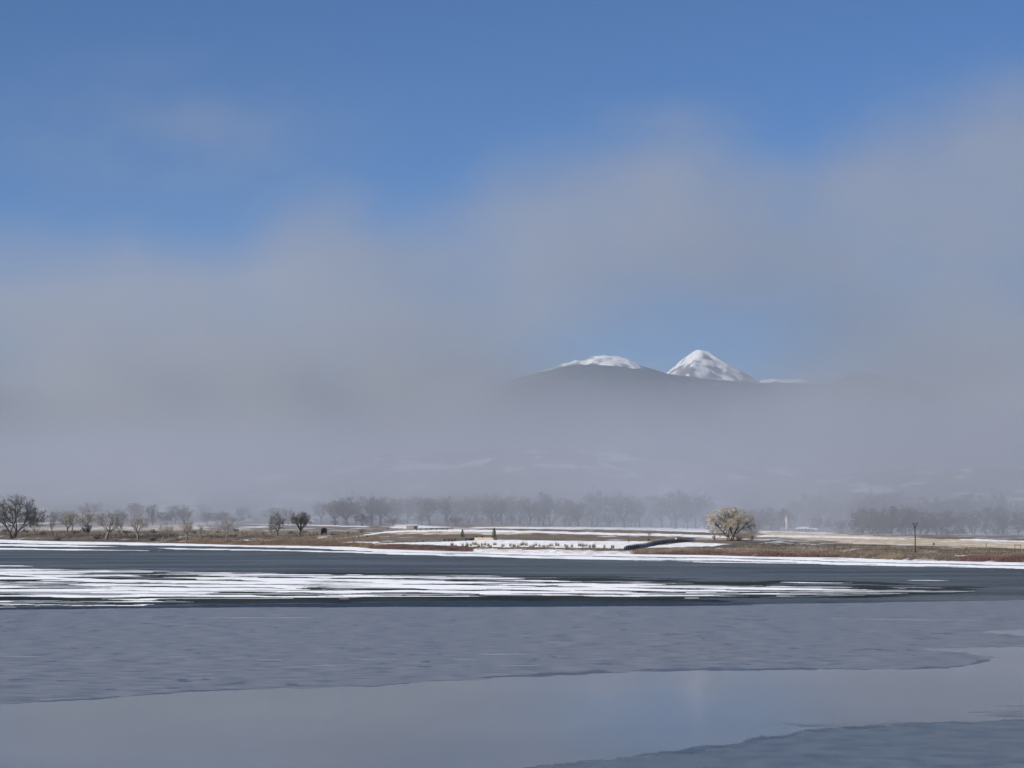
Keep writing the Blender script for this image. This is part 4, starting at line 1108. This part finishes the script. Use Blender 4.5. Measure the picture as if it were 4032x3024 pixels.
grass('dry_grass', [[(0, 2106, 2122), (300, 2107, 2128), (700, 2112, 2138)], [(980, 2100, 2130), (1400, 2104, 2130), (1500, 2118, 2134)], [(2480, 2160, 2182), (2800, 2157, 2178), (3200, 2166, 2188), (3560, 2182, 2204)], [(2900, 2150, 2176), (3400, 2152, 2192), (4060, 2163, 2210)]], 30000, .55, .07, GRASS_TAN, 'dry tan grass on the far bank', 3)
grass('brown_grass', [[(0, 2113, 2126), (300, 2113, 2130), (700, 2118, 2139)], [(700, 2092, 2128), (1400, 2100, 2134)], [(2900, 2136, 2170), (3300, 2146, 2186), (4060, 2163, 2205)], [(3300, 2160, 2200), (4060, 2166, 2214)], [(1530, 2143, 2149), (1880, 2155, 2162), (2460, 2162, 2170)]], 36000, .5, .08, GRASS_BROWN, 'dark brown dead grass on the far bank', 4)

grass('dark_brush', [[(0, 2094, 2106), (300, 2094, 2108), (700, 2096, 2118), (1000, 2094, 2122), (1240, 2098, 2112)], [(-40, 2098, 2112), (700, 2100, 2126)]], 16000, 1.2, .05, SHRUB_DARK, 'dark tangled brush under the trees of the left shore', 5)
grass('grey_brush', [[(0, 2092, 2108), (1000, 2094, 2112), (1300, 2098, 2112)]], 11000, 2.0, .04, TWIG_TAN, 'pale twiggy brush under the trees of the left shore', 6)

# ------------------------------------------------------------------ things people built
SHED_RED = plain('dark_red_boards', (0.055, 0.032, 0.032), 0.85, 0.3, 2.0)
SHED_ROOF = plain('dark_shingle', (0.045, 0.042, 0.045), 0.9, 0.3, 2.0)
STEEL = plain('grey_steel', (0.16, 0.17, 0.18), 0.5, 0.15, 2.0)
WOOD_GREY = plain('weathered_wood', (0.13, 0.12, 0.11), 0.9, 0.3, 2.0)
WOOD_DARK = plain('dark_creosote_wood', (0.032, 0.029, 0.028), 0.9, 0.35, 1.5)
TANWALL = plain('tan_concrete', (0.60, 0.49, 0.33), 0.9, 0.12, 0.8)
TANBLD = plain('tan_stucco', (0.30, 0.255, 0.21), 0.9, 0.15, 0.8)
GREYBLD = plain('grey_metal_siding', (0.17, 0.18, 0.20), 0.7, 0.15, 0.8)
WHITEWALL = plain('pale_siding', (0.26, 0.26, 0.27), 0.8, 0.12, 0.8)
DARKWALL = plain('dark_timber', (0.020, 0.020, 0.023), 0.9, 0.3, 1.5)
PANELWALL = plain('dark_grey_timber_panel', (0.22, 0.22, 0.24), 0.9, 0.35, 1.5)
GLASS = plain('dark_window_glass', (0.02, 0.025, 0.03), 0.15, 0.1, 1.0, spec=0.6)
ROCK = plain('dark_riprap', (0.085, 0.078, 0.072), 0.95, 0.5, 1.8, bump=0.1)
CERAMIC = plain('insulator_ceramic', (0.10, 0.06, 0.05), 0.4, 0.2, 2.0)

# the little shed
p = ground_at(1276, 2107); s_ = mpp(p.y); w, hw, dp = 23 * s_, 21 * s_, 22 * s_
sh = empty('shed', p, R(8))
MB().box((0, dp / 2, hw / 2 - .1), (w, dp, hw + .2)).build('wall', SHED_RED, sh)
MB().prism([(-w / 2, hw), (w / 2, hw), (0, hw + 7 * s_)], 0.002, dp - .002).build('gable', SHED_RED, sh)
rp = MB(); ov = w * .11
for sg in (-1, 1):
    rp.prism([(0, hw + 7.4 * s_), (sg * (w / 2 + ov), hw - .9 * s_ + .35), (sg * (w / 2 + ov), hw - .9 * s_ + .53), (0, hw + 7.4 * s_ + .18)][::sg], -.35, dp + .35)
rf = rp.build('roof', SHED_ROOF, sh)
MB().tube([(w * .33, dp * .4, hw + 2 * s_), (w * .33, dp * .4, hw + 10.5 * s_)], .13, 8).tube([(w * .33, dp * .4, hw + 10.5 * s_), (w * .33, dp * .4, hw + 12 * s_)], [.24, .2], 8).build('vent_pipe', STEEL, rf)
dr = MB().box((-w * .06, -.03, 1.0), (.95, .06, 2.0)).build('door', WOOD_DARK, sh)
MB().box((-w * .06 + .36, -.075, 1.0), (.05, .05, .16)).build('handle', STEEL, dr)
MB().box((w * .3, -.02, 1.5), (.5, .04, .5)).build('window', GLASS, sh)
tag(sh, 'small dark red-brown gabled shed with a vent pipe on the left-centre shore', 'shed')

# tan and grey flat building behind the railing
p = ground_at(1623, 2085); s_ = mpp(p.y)
ub = empty('utility_building', p)
h_ = 16 * s_; wt, wg = 28 * s_, 17 * s_
MB().box((-wt / 2 + 5 * s_, 1.6, h_ / 2 - .2), (wt, 3.2, h_ + .4)).build('tan_wall', TANBLD, ub)
MB().box((5 * s_ + wg / 2 + .003, 1.75, h_ / 2 - .25), (wg, 3.2, h_ + .3)).build('grey_wall', GREYBLD, ub)
MB().box(((-wt + 5 * s_ + 5 * s_ + wg) / 2, 1.7, h_ + .27), (wt + wg + .3, 3.7, .14)).build('roof', snow_mat('roof_snow'), ub)
MB().box((5 * s_ + wg * .5, .13, .95), (1.0, .05, 1.9)).build('door', WOOD_DARK, ub)
tag(ub, 'low flat tan and grey utility building left of the long railing', 'building')

def fence(name, pts, hpx, rails, mat, label, cat='fence', pw=.16, group=None):
    """posts at the given photo columns and foot rows, with rails between them"""
    P = [ground_at(a, b) for a, b in pts]
    e = empty(name, P[0])
    hs = [hpx * mpp(q.y) for q in P]
    for q, h in zip(P, hs):
        MB().box((q.x - P[0].x, q.y - P[0].y, (q.z - P[0].z) + h / 2 - .15), (pw, pw, h + .3)).build('post', mat, e)
    for i in range(len(P) - 1):
        for f in rails:
            a = P[i] - P[0] + Vector((0, 0, hs[i] * f)); b = P[i + 1] - P[0] + Vector((0, 0, hs[i + 1] * f))
            MB().tube([a, b], .075, 5).build('rail', mat, e)
    return tag(e, label, cat, group)
fence('railing', [(1640, 2090), (1656, 2089.5), (1678, 2089), (1698, 2088.5), (1719, 2088), (1740, 2087.5), (1761, 2087), (1783, 2086.5)], 9.5, (.97, .5), WOOD_DARK, 'long dark post railing right of the utility building', 'railing', .28)
fence('rail_fence', [(1506, 2092), (1529, 2091)], 13, (.9, .5), WOOD_GREY, 'two-post grey fence panel left of the utility building, with open middle', 'fence', .16)
fence('rail_fence', [(1553, 2091), (1562, 2091), (1570, 2091), (1578, 2091), (1587, 2091)], 11, (.95, .55), WOOD_GREY, 'short dark many-post fence just left of the utility building', 'fence', .2)
fence('rail_fence', [(1409, 2099), (1424, 2098), (1440, 2097), (1470, 2097)], 13, (.9, .45), WOOD_GREY, 'faint grey rail fence among brush right of the shed', 'fence', .16)

def stake(px, base, top, lean, label, r=.08, mat=WOOD_DARK, name='post', head=0.0):
    p = ground_at(px, base); h = (base - top) * mpp(p.y)
    e = empty(name, p)
    MB().tube([(0, 0, -.3), (lean * h, 0, h)], [r, r * .85], 6).build('shaft', mat, e)
    if head: MB().box((lean * h, -.06, h - head / 2), (head * 1.1, .12, head)).build('board', mat, e)
    else: MB().tube([(lean * h, 0, h), (lean * h * 1.02, 0, h + .08)], [r * 1.15, r * .6], 6).build('cap', mat, e)
    return tag(e, label, 'post')
stake(1412, 2118, 2108, 0.0, 'short stout dark post left of two at the foot of the snowy path', .28, WOOD_DARK)
stake(1445, 2117, 2108, 0.0, 'short stout dark post right of two at the foot of the snowy path', .28, WOOD_DARK)
stake(1537, 2118, 2107, 0.0, 'thin dark post alone in the brown field below the fences', .09)
stake(2478, 2137, 2121, -.32, 'leaning dark stake in the marsh snow left of the curved wall', .13)
stake(2276, 2138, 2124, 0.0, 'thin stake with a small board in the marsh snow', .07, WOOD_GREY, head=.35)
stake(1835, 2138, 2128, 0.0, 'thin dark stake below the left pine', .07)
stake(3036, 2133, 2124, 0.0, 'short post in the field right of the willow', .12)
stake(3354, 2143, 2138, 0.0, 'tiny post at the lower edge of the tan field', .1)
stake(3677, 2154, 2139, 0.0, 'slim post with a small box, right of the utility pole', .09, WOOD_DARK, head=.5)

# dark bank of riprap and the tan wall at its end
bank_top = [(1478, 2139), (1520, 2135), (1580, 2131), (1650, 2127), (1720, 2124), (1790, 2121), (1845, 2119), (1868, 2119), (1876, 2121)]
bank_bot = [(1478, 2140), (1520, 2139), (1580, 2137), (1650, 2135.5), (1720, 2134), (1790, 2131.5), (1845, 2129), (1868, 2128), (1876, 2127.5)]
bb = MB(); rdb = random.Random(3); N_ = 90; prof = [(-1.9, -.4), (-1.5, .15), (-.9, .62), (-.3, .93), (.4, 1.0), (1.2, .7), (2.0, .1), (2.4, -.5)]
o0 = None
for i in range(N_ + 1):
    f = i / N_; a = f * 8; j = min(7, int(a)); a -= j
    bx_ = bank_bot[j][0] * (1 - a) + bank_bot[j + 1][0] * a; by_ = bank_bot[j][1] * (1 - a) + bank_bot[j + 1][1] * a
    ty_ = bank_top[j][1] * (1 - a) + bank_top[j + 1][1] * a
    q = ground_at(bx_, by_); h = max(.15, (by_ - ty_) * mpp(q.y))
    if o0 is None: o0 = q.copy()
    for (dy, dz) in prof:
        bb.v.append((q.x - o0.x + rdb.gauss(0, .12), q.y - o0.y + (dy + 1.9) * min(1, h) + rdb.gauss(0, .12), q.z - o0.z + dz * h * (1 + rdb.gauss(0, .10))))
for i in range(N_):
    for j in range(len(prof) - 1):
        a = i * len(prof) + j; bb.f.append((a, a + len(prof), a + len(prof) + 1, a + 1))
rb = bb.build('riprap_bank', ROCK); rb.location = o0
tag(rb, 'long low dark stone bank running up to the tan wall', 'stone bank')
a = ground_at(1869, 2128); b = ground_at(1941, 2128); s_ = mpp(a.y); b.y = a.y + 1.0; b.z = min(a.z, b.z)
tw = empty('low_wall', (a + b) / 2, math.atan2(b.y - a.y, b.x - a.x)); L_ = (b - a).length
MB().box((0, 0, 4.7 * s_), (L_, .5, 11.4 * s_)).build('wall', TANWALL, tw)
MB().box((0, 0, 10.4 * s_ + .06), (L_ + .12, .62, .12)).build('coping', TANWALL, tw)
tag(tw, 'low sunlit tan wall between the two small pines', 'wall')

# the curved dark retaining wall
top_ = [(2458, 2157), (2468, 2149), (2495, 2146), (2529, 2141.5), (2576, 2133.6), (2610, 2128), (2666, 2124.6), (2736, 2122.3)]
bot_ = [(2458, 2169), (2470, 2168), (2500, 2163), (2535, 2155), (2576, 2145), (2610, 2139.5), (2666, 2135), (2736, 2133)]
def along(pts, f):
    xs_ = [q[0] for q in pts]; x_ = xs_[0] + (xs_[-1] - xs_[0]) * f
    return x_, float(np.interp(x_, xs_, [q[1] for q in pts]))
NP = 34
K = []
for i in range(NP + 1):
    x_, yb = along(bot_, i / NP); yt = along(top_, i / NP)[1]
    q = ground_at(x_, yb); K.append((q, (yb - yt) * mpp(q.y)))
yy = np.array([q.y for q, h in K]); yy = np.convolve(np.pad(yy, 3, 'edge'), np.ones(7) / 7, 'valid')
K = [(Vector((q.x, float(y_), q.z)), h) for (q, h), y_ in zip(K, yy)]
cw = empty('retaining_wall', K[0][0]); O_ = K[0][0]
for i in range(NP):
    (a, ha), (b, hb) = K[i], K[i + 1]
    d_ = b - a; rz_ = math.atan2(d_.y, d_.x); L_ = math.hypot(d_.x, d_.y); c_ = (a + b) / 2 - O_; h_ = (ha + hb) / 2
    MB().box((c_.x, c_.y, c_.z + h_ / 2 - .35), (L_ * .86, .16, h_ + .5), rz_).build('panel', PANELWALL, cw)
for i in range(NP + 1):
    q, h_ = K[i]; c_ = q - O_
    MB().box((c_.x, c_.y - .05, c_.z + h_ / 2 - .3), (.22, .3, h_ + .75)).build('post', DARKWALL, cw)
MB().tube([(q - O_) + Vector((0, 0, h_ + .08)) for q, h_ in K], .10, 4).build('cap_rail', DARKWALL, cw)
a, b = K[25][0], K[33][0]
h_ = K[28][1]
MB().box(((a.x + b.x) / 2 - O_.x, (a.y + b.y) / 2 - O_.y + 1.6, (a.z + b.z) / 2 - O_.z + h_ + .3), ((b - a).length, .9, .42), math.atan2(b.y - a.y, b.x - a.x)).build('deck', TANWALL, cw)
tag(cw, 'curving dark timber wall with upright panels climbing from the shore', 'wall')

# utility pole
p = ground_at(3604, 2178); s_ = mpp(p.y); H_ = 121 * s_
up = empty('utility_pole', p)
MB().tube([(0, 0, -.5), (0.01, 0, H_ * .5), (-.05, 0, H_ * .93)], [.19, .165, .13], 8).build('pole', WOOD_DARK, up, True)
arm_z = H_ * .955
ca = MB().box((0.0, -.2, arm_z), (21 * s_, .14, .17)).build('crossarm', WOOD_DARK, up)
for xx, hh_ in ((-10 * s_, .28), (-4 * s_, .25), (4 * s_, .25)):
    MB().tube([(xx, -.2, arm_z + .08), (xx, -.2, arm_z + hh_)], [.06, .05], 6).build('insulator', CERAMIC, ca)
for sg in (-1, 1):
    MB().tube([(sg * 7.5 * s_, -.22, arm_z - .05), (0.0, -.12, H_ * .77)], .075, 5).build('brace', WOOD_DARK, up)
MB().tube([(9 * s_, -.2, arm_z - .3), (9.6 * s_, -.2, arm_z + 10 * s_)], [.075, .06], 6).tube([(9.6 * s_, -.2, arm_z + 9 * s_), (11.5 * s_, -.2, arm_z + 8 * s_)], [.05, .05], 5).build('arrester_pin', STEEL, up)
tag(up, 'dark wooden utility pole with crossarm and V braces near the right shore', 'utility pole')

# rail frame at the right edge
p0, p1 = ground_at(3996, 2160), ground_at(4022, 2160); s_ = mpp(p0.y); p1.y = p0.y + .4
fr = empty('hitching_rail', p0); h_ = 13 * s_; d_ = p1 - p0
for q in (Vector((0, 0, 0)), d_): MB().tube([(q.x, q.y, -.4), (q.x, q.y, h_)], .10, 6).build('post', WOOD_GREY, fr)
MB().tube([(-.25, 0, h_ + .02), (d_.x + .25, d_.y, h_ + .02)], .11, 6).build('crossbar', WOOD_GREY, fr)
tag(fr, 'goal-shaped wooden rail frame at the right edge of the grassland', 'hitching rail')

# houses in the fog
ROOFSNOW = snow_mat('house_roof_snow', (0.7, 0.71, 0.73))
def house(px, base, wpx, hwall, hroof, label, wall, Y=None, wings=(), dm=7.0, rz=0.0):
    p = on_ground(px, Y) if Y else ground_at(px, base)
    s_ = mpp(p.y); w = wpx * s_; hw = hwall * s_; hr = hroof * s_
    e = empty('house', p, rz)
    MB().box((0, dm / 2, hw / 2 - .3), (w, dm, hw + .6)).build('wall', wall, e)
    r_ = MB(); o_ = .6; n = 0
    # hipped roof
    r_.v = [(-w / 2 - o_, -o_, hw), (w / 2 + o_, -o_, hw), (w / 2 + o_, dm + o_, hw), (-w / 2 - o_, dm + o_, hw), (-w * .24, dm / 2, hw + hr), (w * .24, dm / 2, hw + hr)]
    r_.f = [(0, 1, 5, 4), (1, 2, 5), (2, 3, 4, 5), (3, 0, 4), (3, 2, 1, 0)]
    ro = r_.build('roof', ROOFSNOW, e)
    MB().box((w * .2, dm * .5, hw + hr), (.7, .7, 1.3)).build('chimney', TANBLD, ro)
    for xx in (-.32, -.1, .32):
        wi = MB().box((w * xx, -.03, hw * .55), (w * .11, .06, hw * .38)).build('window', GLASS, e)
        MB().box((w * xx, -.06, hw * .33), (w * .13, .12, .12)).build('sill', WHITEWALL, wi)
    do = MB().box((w * .12, -.03, 1.0), (1.0, .06, 2.0)).build('door', WOOD_DARK, e)
    MB().box((w * .12 + .36, -.08, 1.0), (.06, .06, .12)).build('handle', STEEL, do)
    for (dx, ww, hh2) in wings:
        MB().box((dx * s_, dm / 2, hw * .42 - .3), (ww * s_, dm * .8, hw * .84 + .6)).build('wing', wall, e)
        MB().prism([(dx * s_ - ww * s_ / 2 - .4, hw * .84 + .02), (dx * s_ + ww * s_ / 2 + .4, hw * .84 + .02), (dx * s_ + ww * s_ * .2, hw * .84 + hh2 * s_), (dx * s_ - ww * s_ * .2, hw * .84 + hh2 * s_)], dm * .08, dm * .92).build('wing_roof', ROOFSNOW, e)
    return tag(e, label, 'house')
house(3164, None, 62, 12, 8.5, 'low pale house with a snowy roof right of the stout pale trunk', WHITEWALL, Y=1285, wings=[(44, 26, 5)])
house(1226, None, 26, 7, 6, 'small far house with a snowy roof behind the rounded tree near the shed', WHITEWALL, Y=1640)
house(2484, None, 42, 6, 6, 'small far house with a snowy roof on the foggy hillside above the curved wall', GREYBLD, Y=1960)
house(2604, None, 34, 6, 6, 'small far house with a snowy roof on the foggy hillside left above the willow', GREYBLD, Y=1950)
house(4006, None, 22, 7, 6, 'small far house with a snowy roof in the trees at the right photo edge', GREYBLD, Y=1400)

# ------------------------------------------------------------------ the walker
def person(px, base, top, label):
    p = ground_at(px, base); s_ = mpp(p.y); H_ = (base - top) * s_
    k_ = H_ / 1.75
    # joints, x to the right of the picture, y away from the viewer
    J = {}
    V_, E_, Rr = [], [], []
    def v(x, y, z, rx, ry=None):
        V_.append((x * k_, y * k_, z * k_)); Rr.append((rx * k_, (ry or rx) * k_)); return len(V_) - 1
    def e(a, b): E_.append((a, b))
    pel = v(0, 0, .93, .145, .11); w = v(.01, 0, 1.08, .135, .105); ch = v(.02, 0, 1.30, .165, .12); nk = v(.03, 0, 1.47, .06); n2 = v(.04, 0, 1.53, .055)
    h1 = v(.055, 0, 1.60, .078, .085); h2 = v(.06, 0, 1.70, .075, .085)
    for a, b in ((pel, w), (w, ch), (ch, nk), (nk, n2), (n2, h1), (h1, h2)): e(a, b)
    nose = v(.15, 0, 1.615, .012); e(h1, nose)
    for sg, st in ((-1, 1), (1, -1)):          # legs mid-stride
        hp = v(.0, sg * .09, .90, .095); kn = v(.13 * st + .05, sg * .09, .50, .062); an = v(.24 * st - .05, sg * .09, .09 + (.07 if st < 0 else 0), .042); to = v(.24 * st + .13, sg * .10, .035 + (.02 if st < 0 else 0), .04, .03)
        e(pel, hp); e(hp, kn); e(kn, an); e(an, to)
        shd = v(.02, sg * .19, 1.40, .062); el = v(-.10 * st + .0, sg * .24, 1.14, .05); wr = v(-.16 * st + .14, sg * .23, .95, .034); pa = v(-.16 * st + .17, sg * .23, .88, .036, .022)
        e(ch, shd); e(shd, el); e(el, wr); e(wr, pa)
        for f_ in range(4):
            a = v(-.16 * st + .155 + .02 * f_, sg * .23, .83 + .004 * f_, .010); b = v(-.16 * st + .165 + .02 * f_, sg * .215, .79 - .006 * (f_ in (1, 2)), .009); e(pa, a); e(a, b)
        th = v(-.16 * st + .215, sg * .22, .87, .011); t2 = v(-.16 * st + .225, sg * .21, .835, .009); e(pa, th); e(th, t2)
    me = bpy.data.meshes.new('body'); me.from_pydata(V_, E_, []); me.update()
    o = bpy.data.objects.new('person', me); COL.objects.link(o)
    sk = o.modifiers.new('skin', 'SKIN'); sk.use_smooth_shade = True
    for i, r_ in enumerate(Rr):
        me.skin_vertices[0].data[i].radius = r_; me.skin_vertices[0].data[i].use_root = (i == 0)
    sb = o.modifiers.new('sub', 'SUBSURF'); sb.levels = 1; sb.render_levels = 1
    dg = bpy.context.evaluated_depsgraph_get(); ev = o.evaluated_get(dg)
    m2 = bpy.data.meshes.new_from_object(ev)
    o.modifiers.clear(); o.data = m2; bpy.data.meshes.remove(me)
    for m_ in (plain('dark_trousers', (.018, .018, .022)), plain('dark_jacket', (.03, .024, .024)), plain('skin', (.36, .23, .17))): m2.materials.append(m_)
    zmin = min(q.co.z for q in m2.vertices)
    for f_ in m2.polygons:
        z_ = f_.center.z / k_; r_ = abs(f_.center.y) / k_
        f_.material_index = 2 if (z_ > 1.49 or (r_ > .19 and z_ < .94)) else 1 if z_ > .88 else 0
    o.location = p - Vector((0, 0, zmin))
    cap_ = MB(); cap_.tube([(.05 * k_, 0, 1.66 * k_), (.05 * k_, 0, 1.74 * k_), (.05 * k_, 0, 1.775 * k_)], [.105 * k_, .1 * k_, .04 * k_], 10)
    cap_.build('hat', plain('dark_hat', (.02, .02, .025)), o, True)
    return tag(o, label, 'person')
person(3883, 2157, 2138, 'person in dark clothes walking along the tan field edge')
